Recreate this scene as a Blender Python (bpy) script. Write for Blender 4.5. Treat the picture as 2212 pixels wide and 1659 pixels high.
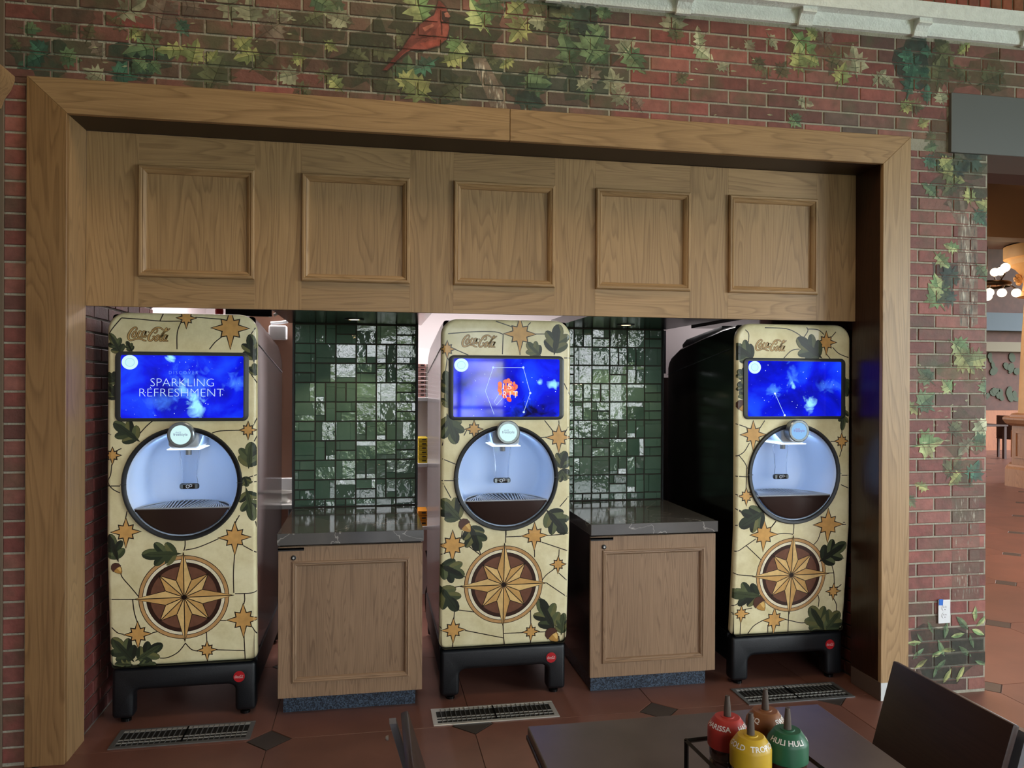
import bpy, bmesh, math, random
from mathutils import Vector, Matrix
from mathutils.geometry import tessellate_polygon
for o in list(bpy.data.objects): bpy.data.objects.remove(o)
S = bpy.context.scene
COL = S.collection
PI = math.pi
rnd = random.Random(7)

# ------------------------------------------------------------ camera
F, CAM = 1666.5, Vector((0.0, -3.597, 1.636))
YAW, PITCH, ROLL = math.radians(10.35), math.radians(-0.07), math.radians(0.248)
_fw = Vector((math.sin(YAW)*math.cos(PITCH), math.cos(YAW)*math.cos(PITCH), math.sin(PITCH)))
_r0 = Vector((math.cos(YAW), -math.sin(YAW), 0)); _u0 = _r0.cross(_fw)
_rt = _r0*math.cos(ROLL) + _u0*math.sin(ROLL); _up = _u0*math.cos(ROLL) - _r0*math.sin(ROLL)
cd = bpy.data.cameras.new('camera'); cam = bpy.data.objects.new('camera', cd); COL.objects.link(cam)
M = Matrix.Identity(4)
for i in range(3):
    M[i][0], M[i][1], M[i][2], M[i][3] = _rt[i], _up[i], -_fw[i], CAM[i]
cam.matrix_world = M
cd.sensor_width = 36; cd.lens = F*36/2212; cd.clip_start = 0.05; cd.clip_end = 200
S.camera = cam
def on_wall(u, v, y=0.0):
    """world point on the vertical plane y, measured from the photograph"""
    d = _fw + _rt*((u-1106)/F) - _up*((v-829.5)/F)
    return CAM + d*((y-CAM.y)/d.y)

# ------------------------------------------------------------ colour management
vs = S.view_settings
vs.view_transform = 'Standard'; vs.look = 'None'; vs.gamma = 1; vs.use_curve_mapping = False
vs.exposure = 0.1

def lin(c): c /= 255; return c/12.92 if c <= .04045 else ((c+.055)/1.055)**2.4
def C(r, g, b, a=1.0): return (lin(r), lin(g), lin(b), a)

# ------------------------------------------------------------ world: daylight sky with a tree line, seen only through the windows
W = bpy.data.worlds.new('world'); S.world = W; W.use_nodes = True
wn, wl = W.node_tree.nodes, W.node_tree.links; wn.clear()
wo = wn.new('ShaderNodeOutputWorld'); bg = wn.new('ShaderNodeBackground'); wl.new(bg.outputs[0], wo.inputs[0])
tc = wn.new('ShaderNodeTexCoord'); sx = wn.new('ShaderNodeSeparateXYZ'); wl.new(tc.outputs['Generated'], sx.inputs[0])
nz = wn.new('ShaderNodeTexNoise'); nz.inputs['Scale'].default_value = 11; nz.inputs['Detail'].default_value = 6
wl.new(tc.outputs['Generated'], nz.inputs['Vector'])
ad = wn.new('ShaderNodeMath'); ad.operation = 'MULTIPLY_ADD'; ad.inputs[1].default_value = 1.3; wl.new(sx.outputs['Z'], ad.inputs[0]); wl.new(nz.outputs['Fac'], ad.inputs[2])
cr = wn.new('ShaderNodeValToRGB'); wl.new(ad.outputs[0], cr.inputs[0])
cr.color_ramp.elements[0].position = .42; cr.color_ramp.elements[0].color = (.13, .19, .08, 1)
cr.color_ramp.elements[1].position = .56; cr.color_ramp.elements[1].color = (.95, 1.0, 1.05, 1)
wl.new(cr.outputs[0], bg.inputs[0]); bg.inputs[1].default_value = 7.5

def area(name, loc, rot, sx_, sy_, power, col, spread=None):
    l = bpy.data.lights.new(name, 'AREA'); l.shape = 'RECTANGLE'; l.size = sx_; l.size_y = sy_; l.energy = power; l.color = col
    if spread: l.spread = spread
    o = bpy.data.objects.new(name, l); COL.objects.link(o); o.location = loc; o.rotation_euler = rot
    return o
# daylight entering through the tall window in the right hand wall of the dining room
area('window_daylight', (6.4, -3.7, 2.1), (0, math.radians(84), 0), 2.9, 3.1, 330, (.86, .98, 1.0))
# warm ceiling lamp of the dining room
area('ceiling_lamp', (.5, -1.5, 5.0), (math.radians(24), 0, 0), 1.0, 1.0, 34, (1, .76, .5))
# ceiling strip lights of the preparation room behind the dispensers
area('prep_room_light', (-0.6, 2.2, 2.55), (0, 0, 0), 1.8, .6, 46, (1, .94, .94))
area('prep_room_light', (1.0, 2.2, 2.55), (0, 0, 0), 1.5, .6, 50, (1, .94, .94))
# warm hall lights beyond the archway
area('hall_light', (6.0, 3.0, 4.6), (0, 0, 0), 3, 3, 260, (1, .60, .34))
area('hall_light', (10.4, 7.2, 4.9), (0, 0, 0), 3, 3, 300, (1, .62, .36))

# ------------------------------------------------------------ helpers
def tag(o, label=None, cat=None, group=None, kind=None):
    if label: o['label'] = label
    if cat: o['category'] = cat
    if group: o['group'] = group
    if kind: o['kind'] = kind
    return o
def empty(name, loc=(0, 0, 0), rz=0, parent=None):
    o = bpy.data.objects.new(name, None); COL.objects.link(o); o.location = loc; o.rotation_euler = (0, 0, rz); o.parent = parent
    o.empty_display_size = .1
    return o
def link(name, me, mat=None, parent=None, loc=None, rot=None):
    o = bpy.data.objects.new(name, me); COL.objects.link(o)
    if mat and not me.materials: me.materials.append(mat)
    o.parent = parent
    if loc is not None: o.location = loc
    if rot is not None: o.rotation_euler = rot
    return o
class MB:
    def __init__(s): s.v = []; s.f = []; s.c = []
    def add(s, vs_, fs, col=None):
        n = len(s.v); s.v += [tuple(v) for v in vs_]
        for f in fs: s.f.append([i+n for i in f]); s.c.append(col)
        return s
    def box(s, x0, x1, y0, y1, z0, z1, col=None):
        return s.add([(x0,y0,z0),(x1,y0,z0),(x1,y1,z0),(x0,y1,z0),(x0,y0,z1),(x1,y0,z1),(x1,y1,z1),(x0,y1,z1)],
            [(3,2,1,0),(4,5,6,7),(0,1,5,4),(1,2,6,5),(2,3,7,6),(3,0,4,7)], col)
    def rings(s, rs, closed=True, cap0=True, cap1=True, col=None):
        n = len(rs[0]); vs_ = [p for r in rs for p in r]; fs = []
        for k in range(len(rs)-1):
            for i in range(n if closed else n-1):
                j = (i+1) % n; fs.append((k*n+i, k*n+j, (k+1)*n+j, (k+1)*n+i))
        if cap0: fs.append(tuple(range(n))[::-1])
        if cap1: fs.append(tuple((len(rs)-1)*n+i for i in range(n)))
        return s.add(vs_, fs, col)
    def tube(s, pts, r, n=8, closed=False):
        pts = [Vector(p) for p in pts]; rs = []
        rr = r if isinstance(r, (list, tuple)) else [r]*len(pts)
        for i, p in enumerate(pts):
            a = pts[i-1] if i else (pts[-1] if closed else p); b = pts[i+1] if i < len(pts)-1 else (pts[0] if closed else p)
            d = (b-a).normalized(); h = Vector((0,0,1)) if abs(d.z) < .9 else Vector((1,0,0))
            e = d.cross(h).normalized(); g = e.cross(d)
            rs.append([p+(e*math.cos(2*PI*k/n)+g*math.sin(2*PI*k/n))*rr[i] for k in range(n)])
        if closed: rs.append(rs[0]); return s.rings(rs, True, False, False)
        return s.rings(rs)
    def lathe(s, prof, n=32, c=(0,0,0), axis='z', a0=0, a1=2*PI, caps=True):
        full = abs(a1-a0-2*PI) < 1e-6; m = n if full else n+1; rs = []
        for (r, h) in prof:
            ring = []
            for k in range(m):
                t = a0+(a1-a0)*k/n
                if axis == 'z': ring.append((c[0]+r*math.cos(t), c[1]+r*math.sin(t), c[2]+h))
                else: ring.append((c[0]+r*math.cos(t), c[1]+h, c[2]+r*math.sin(t)))
            rs.append(ring)
        return s.rings(rs, full, caps and prof[0][0] > 1e-6, caps and prof[-1][0] > 1e-6)
    def prism(s, poly, y0, y1, col=None):          # outline in (x,z), pushed along y
        n = len(poly); vs_ = [(x, y0, z) for x, z in poly]+[(x, y1, z) for x, z in poly]
        fs = [(i, (i+1) % n, n+(i+1) % n, n+i) for i in range(n)]
        tr = tri2(poly); fs += [t for t in tr]+[tuple(n+i for i in t[::-1]) for t in tr]
        return s.add(vs_, fs, col)
    def prismx(s, poly, x0, x1, col=None):         # outline in (y,z), pushed along x
        n = len(poly); vs_ = [(x0, y, z) for y, z in poly]+[(x1, y, z) for y, z in poly]
        fs = [(i, (i+1) % n, n+(i+1) % n, n+i) for i in range(n)]+[tuple(range(n))[::-1], tuple(range(n, 2*n))]
        return s.add(vs_, fs, col)
    def prismz(s, poly, z0, z1, col=None):
        n = len(poly); vs_ = [(x, y, z0) for x, y in poly]+[(x, y, z1) for x, y in poly]
        fs = [(i, (i+1) % n, n+(i+1) % n, n+i) for i in range(n)]+[tuple(range(n))[::-1], tuple(range(n, 2*n))]
        return s.add(vs_, fs, col)
    def mesh(s, name, bevel=0, seg=2, smooth=None, fix=True):
        me = bpy.data.meshes.new(name); me.from_pydata(s.v, [], s.f)
        if any(c is not None for c in s.c):
            ca = me.color_attributes.new('Col', 'FLOAT_COLOR', 'CORNER'); k = 0
            buf = []
            for p, c in zip(me.polygons, s.c):
                for _ in range(p.loop_total): buf += list(c or (1,1,1,1))
            ca.data.foreach_set('color', buf)
        if fix or bevel:
            bm = bmesh.new(); bm.from_mesh(me)
            if fix:
                bmesh.ops.remove_doubles(bm, verts=bm.verts, dist=1e-6); bmesh.ops.recalc_face_normals(bm, faces=bm.faces)
            if bevel:
                es = [e for e in bm.edges if len(e.link_faces) == 2 and e.calc_face_angle(0) > .5]
                bmesh.ops.bevel(bm, geom=es, offset=bevel, segments=seg, affect='EDGES', profile=.5, clamp_overlap=True)
            bm.to_mesh(me); bm.free()
        if smooth is not None:
            for p in me.polygons: p.use_smooth = True
            me.set_sharp_from_angle(angle=math.radians(smooth))
        return me
    def build(s, name, mat, parent=None, bevel=0, seg=2, smooth=None, loc=None, rot=None, fix=True):
        return link(name, s.mesh(name, bevel, seg, smooth, fix), mat, parent, loc, rot)
def tri2(poly):
    return [tuple(t) for t in tessellate_polygon([[Vector((x, z, 0)) for x, z in poly]])]
def clip_half(poly, ax, val, keep_greater):
    out = []
    for i in range(len(poly)):
        a, b = poly[i], poly[(i+1) % len(poly)]
        ia = (a[ax] >= val) == keep_greater or a[ax] == val; ib = (b[ax] >= val) == keep_greater or b[ax] == val
        if ia: out.append(a)
        if ia != ib:
            t = (val-a[ax])/(b[ax]-a[ax]); out.append((a[0]+(b[0]-a[0])*t, a[1]+(b[1]-a[1])*t))
    return out
def clip_rect(poly, x0, x1, z0, z1):
    for ax, v, g in ((0, x0, True), (0, x1, False), (1, z0, True), (1, z1, False)):
        if len(poly) < 3: return []
        poly = clip_half(poly, ax, v, g)
    return poly if len(poly) >= 3 else []
def copy_tree(o, parent=None):
    c = o.copy(); COL.objects.link(c); c.parent = parent
    for ch in list(o.children): copy_tree(ch, c)
    return c
def text_geo(s, size=1.0, cx=True, thin=0.0):
    cu = bpy.data.curves.new('lettering', 'FONT'); cu.body = s; cu.size = size; cu.align_x = 'CENTER' if cx else 'LEFT'; cu.resolution_u = 3; cu.offset = -thin
    ob = bpy.data.objects.new('lettering', cu); COL.objects.link(ob)
    me = ob.to_mesh(); vs_ = [(v.co.x, v.co.y) for v in me.vertices]; fs = [tuple(p.vertices) for p in me.polygons]
    ob.to_mesh_clear(); bpy.data.objects.remove(ob); bpy.data.curves.remove(cu)
    return vs_, fs

# ------------------------------------------------------------ materials
def nodes(name):
    m = bpy.data.materials.new(name); m.use_nodes = True; n, l = m.node_tree.nodes, m.node_tree.links
    return m, n, l, n['Principled BSDF']
def plain(name, col, rough=.5, metal=0, spec=.5, noise=0, nscale=20, bump=0, bscale=60, emit=None, es=0, coat=0):
    m, n, l, b = nodes(name)
    b.inputs['Base Color'].default_value = col; b.inputs['Roughness'].default_value = rough; b.inputs['Metallic'].default_value = metal
    b.inputs['Specular IOR Level'].default_value = spec; b.inputs['Coat Weight'].default_value = coat
    if emit: b.inputs['Emission Color'].default_value = emit; b.inputs['Emission Strength'].default_value = es
    if noise:
        t = n.new('ShaderNodeTexCoord'); x = n.new('ShaderNodeTexNoise'); x.inputs['Scale'].default_value = nscale; x.inputs['Detail'].default_value = 6
        l.new(t.outputs['Object'], x.inputs['Vector'])
        r = n.new('ShaderNodeMapRange'); l.new(x.outputs['Fac'], r.inputs[0]); r.inputs[1].default_value = .25; r.inputs[2].default_value = .75
        r.inputs[3].default_value = 1-noise; r.inputs[4].default_value = 1+noise
        h = n.new('ShaderNodeHueSaturation'); h.inputs['Color'].default_value = col; l.new(r.outputs[0], h.inputs['Value']); l.new(h.outputs[0], b.inputs['Base Color'])
    if bump:
        t = n.new('ShaderNodeTexCoord'); x = n.new('ShaderNodeTexNoise'); x.inputs['Scale'].default_value = bscale; x.inputs['Detail'].default_value = 4
        l.new(t.outputs['Object'], x.inputs['Vector']); bp = n.new('ShaderNodeBump'); bp.inputs['Strength'].default_value = bump; bp.inputs['Distance'].default_value = .01
        l.new(x.outputs['Fac'], bp.inputs['Height']); l.new(bp.outputs[0], b.inputs['Normal'])
    return m
def wood(name, axis, light, dark, rough=.42, bands=8, scale=1.0, contrast=1.0, spec=.4, along=.75, across=8.0):
    """open grained oak: contour bands of a stretched noise give cathedral figure, fine streaks give the pores"""
    m, n, l, b = nodes(name)
    g = n.new('ShaderNodeNewGeometry'); oi = n.new('ShaderNodeObjectInfo')
    off = n.new('ShaderNodeVectorMath'); off.operation = 'MULTIPLY_ADD'; l.new(oi.outputs['Random'], off.inputs[0]); off.inputs[1].default_value = (31, 17, 23); l.new(g.outputs['Position'], off.inputs[2])
    def stretch(along, across):
        mp = n.new('ShaderNodeMapping'); v = [across*scale]*3; v['xyz'.index(axis)] = along*scale; mp.inputs['Scale'].default_value = v
        l.new(off.outputs[0], mp.inputs['Vector']); return mp
    big = n.new('ShaderNodeTexNoise'); big.inputs['Scale'].default_value = 1; big.inputs['Detail'].default_value = 1.5; big.inputs['Distortion'].default_value = .35
    l.new(stretch(along, across).outputs[0], big.inputs['Vector'])
    mu = n.new('ShaderNodeMath'); mu.operation = 'MULTIPLY'; mu.inputs[1].default_value = bands*2; l.new(big.outputs['Fac'], mu.inputs[0])
    fr = n.new('ShaderNodeMath'); fr.operation = 'FRACT'; l.new(mu.outputs[0], fr.inputs[0])
    rp = n.new('ShaderNodeValToRGB'); l.new(fr.outputs[0], rp.inputs[0])
    e = rp.color_ramp.elements; e[0].position = 0; e[0].color = (1, 1, 1, 1); e[1].position = .55; e[1].color = (.72, .72, .72, 1)
    x = e.new(.86); x.color = (0, 0, 0, 1); x = e.new(1.0); x.color = (1, 1, 1, 1)
    fib = n.new('ShaderNodeTexNoise'); fib.inputs['Scale'].default_value = 1; fib.inputs['Detail'].default_value = 5; fib.inputs['Roughness'].default_value = .65
    l.new(stretch(5, 190).outputs[0], fib.inputs['Vector'])
    patch = n.new('ShaderNodeTexNoise'); patch.inputs['Scale'].default_value = 1; patch.inputs['Detail'].default_value = 3
    l.new(stretch(.9, 3.0).outputs[0], patch.inputs['Vector'])
    s1 = n.new('ShaderNodeMath'); s1.operation = 'MULTIPLY_ADD'; s1.inputs[1].default_value = .32*contrast; l.new(rp.outputs[0], s1.inputs[0])
    s2 = n.new('ShaderNodeMath'); s2.operation = 'MULTIPLY_ADD'; s2.inputs[1].default_value = .75*contrast; l.new(fib.outputs['Fac'], s2.inputs[0])
    s3 = n.new('ShaderNodeMath'); s3.operation = 'MULTIPLY_ADD'; s3.inputs[1].default_value = .5; s3.inputs[2].default_value = -.08-.24*(contrast-1); l.new(patch.outputs['Fac'], s3.inputs[0])
    l.new(s3.outputs[0], s2.inputs[2]); l.new(s2.outputs[0], s1.inputs[2])
    mx = n.new('ShaderNodeMix'); mx.data_type = 'RGBA'; l.new(s1.outputs[0], mx.inputs['Factor']); mx.inputs[6].default_value = dark; mx.inputs[7].default_value = light
    hs = n.new('ShaderNodeHueSaturation'); l.new(mx.outputs[2], hs.inputs['Color'])
    rv = n.new('ShaderNodeMapRange'); l.new(oi.outputs['Random'], rv.inputs[0]); rv.inputs[3].default_value = .93; rv.inputs[4].default_value = 1.07; tn = n.new('ShaderNodeMix'); tn.data_type = 'RGBA'; tn.blend_type = 'MULTIPLY'; tn.inputs['Factor'].default_value = 1; l.new(mx.outputs[2], tn.inputs[6]); l.new(oi.outputs['Color'], tn.inputs[7]); l.new(tn.outputs[2], hs.inputs['Color']); l.new(rv.outputs[0], hs.inputs['Value'])
    l.new(hs.outputs[0], b.inputs['Base Color']); b.inputs['Roughness'].default_value = rough; b.inputs['Specular IOR Level'].default_value = spec
    bp = n.new('ShaderNodeBump'); bp.inputs['Strength'].default_value = .12; bp.inputs['Distance'].default_value = .003; l.new(s1.outputs[0], bp.inputs['Height']); l.new(bp.outputs[0], b.inputs['Normal'])
    return m
OAKL, OAKD = C(174, 140, 100), C(92, 66, 40)
oak_x = wood('oak_grain_across', 'x', OAKL, OAKD); oak_z = wood('oak_grain_up', 'z', OAKL, OAKD); oak_y = wood('oak_grain_deep', 'y', OAKL, OAKD)
cab_oak = wood('cabinet_oak', 'z', C(150, 122, 96), C(76, 54, 38), bands=14, scale=1.2, contrast=1.2, along=.55, across=11)
cab_oak_x = wood('cabinet_oak_across', 'x', C(150, 122, 96), C(76, 54, 38), bands=14, scale=1.2, contrast=1.2, along=.55, across=11)
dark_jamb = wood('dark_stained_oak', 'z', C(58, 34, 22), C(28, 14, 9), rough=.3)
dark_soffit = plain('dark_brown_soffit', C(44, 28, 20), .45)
def brick_mat():
    m, n, l, b = nodes('painted_brick'); oi = n.new('ShaderNodeObjectInfo'); g = n.new('ShaderNodeNewGeometry')
    x = n.new('ShaderNodeTexNoise'); x.inputs['Scale'].default_value = 22; x.inputs['Detail'].default_value = 8; l.new(g.outputs['Position'], x.inputs['Vector'])
    r = n.new('ShaderNodeMapRange'); l.new(x.outputs['Fac'], r.inputs[0]); r.inputs[1].default_value = .3; r.inputs[2].default_value = .7; r.inputs[3].default_value = .75; r.inputs[4].default_value = 1.2
    h = n.new('ShaderNodeHueSaturation'); l.new(oi.outputs['Color'], h.inputs['Color']); l.new(r.outputs[0], h.inputs['Value'])
    x2 = n.new('ShaderNodeTexNoise'); x2.inputs['Scale'].default_value = 5; x2.inputs['Detail'].default_value = 5; l.new(g.outputs['Position'], x2.inputs['Vector'])
    r2 = n.new('ShaderNodeMapRange'); l.new(x2.outputs['Fac'], r2.inputs[0]); r2.inputs[1].default_value = .5; r2.inputs[2].default_value = .68; r2.inputs[3].default_value = 0; r2.inputs[4].default_value = 1
    ml = n.new('ShaderNodeMath'); ml.operation = 'MULTIPLY'; l.new(r2.outputs[0], ml.inputs[0]); l.new(oi.outputs['Alpha'], ml.inputs[1])
    mx = n.new('ShaderNodeMix'); mx.data_type = 'RGBA'; l.new(ml.outputs[0], mx.inputs['Factor']); l.new(h.outputs[0], mx.inputs[6]); mx.inputs[7].default_value = C(74, 84, 58)
    l.new(mx.outputs[2], b.inputs['Base Color']); b.inputs['Roughness'].default_value = .62
    bp = n.new('ShaderNodeBump'); bp.inputs['Strength'].default_value = .5; bp.inputs['Distance'].default_value = .004; x3 = n.new('ShaderNodeTexNoise'); x3.inputs['Scale'].default_value = 60; x3.inputs['Detail'].default_value = 6
    l.new(g.outputs['Position'], x3.inputs['Vector']); l.new(x3.outputs['Fac'], bp.inputs['Height']); l.new(bp.outputs[0], b.inputs['Normal'])
    return m
brick_m = brick_mat()
mortar_m = plain('mortar', C(160, 154, 138), .9, noise=.18, nscale=14, bump=.6, bscale=90)
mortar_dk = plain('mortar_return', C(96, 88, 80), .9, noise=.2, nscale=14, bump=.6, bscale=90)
def paint_mat(name='mural_paint', rough=.6, a_lo=.45, scale=30):
    m, n, l, b = nodes(name); a = n.new('ShaderNodeVertexColor'); a.layer_name = 'Col'; g = n.new('ShaderNodeNewGeometry')
    x = n.new('ShaderNodeTexNoise'); x.inputs['Scale'].default_value = scale; x.inputs['Detail'].default_value = 7; l.new(g.outputs['Position'], x.inputs['Vector'])
    r = n.new('ShaderNodeMapRange'); l.new(x.outputs['Fac'], r.inputs[0]); r.inputs[1].default_value = .28; r.inputs[2].default_value = .72; r.inputs[3].default_value = .7; r.inputs[4].default_value = 1.3
    h = n.new('ShaderNodeHueSaturation'); l.new(a.outputs['Color'], h.inputs['Color']); l.new(r.outputs[0], h.inputs['Value']); l.new(h.outputs[0], b.inputs['Base Color'])
    r2 = n.new('ShaderNodeMapRange'); x2 = n.new('ShaderNodeTexNoise'); x2.inputs['Scale'].default_value = 14; x2.inputs['Detail'].default_value = 6; l.new(g.outputs['Position'], x2.inputs['Vector'])
    l.new(x2.outputs['Fac'], r2.inputs[0]); r2.inputs[1].default_value = .35; r2.inputs[2].default_value = .6; r2.inputs[3].default_value = a_lo; r2.inputs[4].default_value = 1
    ml = n.new('ShaderNodeMath'); ml.operation = 'MULTIPLY'; l.new(r2.outputs[0], ml.inputs[0]); l.new(a.outputs['Alpha'], ml.inputs[1]); l.new(ml.outputs[0], b.inputs['Alpha'])
    b.inputs['Roughness'].default_value = rough
    return m
paint_m = paint_mat()
def vcol_mat(name, rough=.35, emit=0, noise=.12):
    m, n, l, b = nodes(name); a = n.new('ShaderNodeVertexColor'); a.layer_name = 'Col'; g = n.new('ShaderNodeNewGeometry')
    x = n.new('ShaderNodeTexNoise'); x.inputs['Scale'].default_value = 30; x.inputs['Detail'].default_value = 6; l.new(g.outputs['Position'], x.inputs['Vector'])
    r = n.new('ShaderNodeMapRange'); l.new(x.outputs['Fac'], r.inputs[0]); r.inputs[1].default_value = .3; r.inputs[2].default_value = .7; r.inputs[3].default_value = 1-noise; r.inputs[4].default_value = 1+noise
    h = n.new('ShaderNodeHueSaturation'); l.new(a.outputs['Color'], h.inputs['Color']); l.new(r.outputs[0], h.inputs['Value'])
    b.inputs['Roughness'].default_value = rough
    if emit: l.new(a.outputs['Color'], b.inputs['Emission Color']); b.inputs['Emission Strength'].default_value = emit; b.inputs['Base Color'].default_value = (.01, .01, .01, 1)
    else: l.new(h.outputs[0], b.inputs['Base Color'])
    return m
print_m = vcol_mat('door_print', .3)
glow_m = vcol_mat('screen_print', .3, 1.0, 0)
black_plastic = plain('black_plastic', C(11, 14, 19), .42, bump=.15, bscale=400)
black_side = plain('black_housing', C(12, 12, 12), .17, spec=.3)
steel = plain('brushed_steel', C(206, 205, 200), .34, .55)
steel_dk = plain('dark_steel', C(120, 120, 120), .38, .55)
white_wall = plain('white_wall', C(214, 206, 206), .7)
stone_m = plain('carved_stone', C(232, 235, 231), .8, noise=.08, nscale=30, bump=.5, bscale=90)

# ============================================================ THE SETTING
XL, XR, XLi, XRi, ZT, ZTi = -1.437, 2.757, -1.279, 2.597, 2.926, 2.777      # casing, outer and inner
YH, ZH = .205, 1.98                                                          # panelled header
# ---- bricks
CH, ZP = .0687, 1.797
_bm = {}
def brick_mesh(w, h, d=.03):
    k = (round(w, 3), round(h, 3), d)
    if k not in _bm:
        b = MB(); c = .0028; x, z = w/2, h/2
        b.add([(-x,c,-z),(x,c,-z),(x,c,z),(-x,c,z),(-x+c,0,-z+c),(x-c,0,-z+c),(x-c,0,z-c),(-x+c,0,z-c),(-x,d,-z),(x,d,-z),(x,d,z),(-x,d,z)],
            [(4,5,6,7),(0,1,5,4),(1,2,6,5),(2,3,7,6),(3,0,4,7),(1,0,8,9),(2,1,9,10),(3,2,10,11),(0,3,11,8)])
        _bm[k] = b.mesh('brick', fix=False); _bm[k].materials.append(brick_m)
    return _bm[k]
REDS = [(136, 78, 70), (126, 70, 63), (142, 88, 78), (118, 70, 63), (132, 84, 75), (112, 70, 63)]
BLOB = [  # foliage painted over the brickwork: x, z, radius, colour, strength
    (-.35, 3.35, .42, (78, 82, 62), .6), (.25, 3.2, .45, (62, 68, 50), .75), (.0, 3.0, .35, (60, 58, 46), .6), (.62, 3.05, .3, (58, 70, 56), .8),
    (.98, 3.22, .28, (56, 70, 60), .85), (1.0, 3.0, .25, (58, 72, 62), .75), (1.05, 3.44, .2, (46, 54, 54), .7), (-.75, 3.05, .3, (70, 84, 64), .6), (-1.3, 3.0, .28, (66, 88, 68), .6),
    (-1.3, 3.3, .2, (70, 80, 60), .5), (2.62, 3.42, .12, (52, 58, 56), .85), (2.85, 3.4, .18, (58, 66, 58), .7), (3.3, 3.25, .25, (104, 88, 66), .6), (2.75, 3.22, .16, (70, 72, 58), .6),
    (2.98, 2.92, .2, (108, 92, 68), .6), (3.1, 2.8, .16, (78, 86, 66), .7), (3.15, 2.6, .14, (80, 84, 66), .6), (2.45, 3.0, .14, (80, 84, 74), .7), (3.0, .2, .3, (52, 58, 50), .7),
    (3.1, .95, .12, (76, 88, 70), .5), (3.1, 1.5, .16, (88, 70, 60), .6), (3.0, 1.78, .1, (84, 74, 62), .5), (1.75, 3.05, .14, (86, 86, 70), .4)]
def brick_colour(x, z):
    r = list(rnd.choice(REDS)); k = rnd.uniform(.9, 1.1); r = [v*k for v in r]; al = .35
    for bx, bz, br, bc, st in BLOB:
        d = math.hypot(x-bx, (z-bz)*1.3)/br
        if d < 1.15:
            w = min(1, max(0, (1.15-d)*1.4))*st*rnd.uniform(.35, 1.15); w = min(.95, w); r = [a*(1-w)+c*w for a, c in zip(r, bc)]; al = .7
    return C(*r)[:3]+(al,)
FACE = []                                          # rectangles of brick faces on the front plane, for the mural
def brick_wall(name, x0, x1, z0, z1, jx, pitch=.2065, y=0.0, colf=brick_colour, axis='x', sgn=1, mat=None, thick=.12, skip=None):
    """wall of single bricks; mortar bed recessed 7 mm. axis 'x': faces -y at y; axis 'y': faces +-x at x=y argument"""
    g = .0095
    b = MB()
    if axis == 'x': b.box(x0, x1, y+.0045, y+thick, z0, z1)
    else: b.box(min(y-.007*sgn, y-thick*sgn), max(y-.007*sgn, y-thick*sgn), x0, x1, z0, z1)
    wo = b.build(name, mat or mortar_m); tag(wo, kind='structure')
    k0 = math.floor((z0-ZP)/CH)-1
    for k in range(k0, k0+int((z1-z0)/CH)+4):
        a, c = max(z0, ZP+k*CH+g/2), min(z1, ZP+(k+1)*CH-g/2)
        if c-a < .012: continue
        ph = jx + (0 if k % 2 else pitch/2)
        i0 = math.floor((x0-ph)/pitch)-1
        for i in range(i0, i0+int((x1-x0)/pitch)+4):
            l, r = max(x0, ph+i*pitch+g/2), min(x1, ph+(i+1)*pitch-g/2)
            if r-l < .015: continue
            if skip and skip((l+r)/2, (a+c)/2): continue
            me = brick_mesh(r-l, c-a)
            pr = rnd.uniform(-.0012, .0012)
            if axis == 'x': o = link('brick', me, None, wo, ((l+r)/2, y+pr, (a+c)/2)); FACE.append((l+.003, r-.003, a+.003, c-.003, y+pr, wo))
            else: o = link('brick', me, None, wo, (y+pr*sgn, (l+r)/2, (a+c)/2), (0, 0, PI/2*sgn))
            o.color = colf((l+r)/2, (a+c)/2)
    return wo
w_back = brick_wall('wall_back', -1.53, 3.75, ZT, 3.462, 1.338-.10325, skip=lambda x, z: x > 3.02 and 2.87 < z < 3.17)
w_pier = brick_wall('wall_right', XR, 3.234, 0, 2.864, 2.818, pitch=.2055)
MB().box(XR, 3.234, .0045, .12, 2.864, ZT).build('mortar_bed', mortar_m, w_pier)
w_strip = brick_wall('wall_left', -1.53, XL, 0, ZT, -1.65, pitch=.2065)
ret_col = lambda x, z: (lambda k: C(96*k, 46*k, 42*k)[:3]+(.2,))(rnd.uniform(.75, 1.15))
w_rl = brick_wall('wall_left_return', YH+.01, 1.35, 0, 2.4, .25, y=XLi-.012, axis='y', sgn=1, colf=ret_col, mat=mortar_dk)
tag(MB().box(2.12, 2.64, YH+.052, 1.3, 2.01, 2.3).build('ceiling_light_blocker', black_side), kind='structure')  # added dark box over the right dispenser, blocks prep room light there
w_rr = brick_wall('wall_right_return', YH+.01, 1.35, 0, 2.4, .25, y=XRi+.045, axis='y', sgn=-1, colf=ret_col, mat=mortar_dk)

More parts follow.
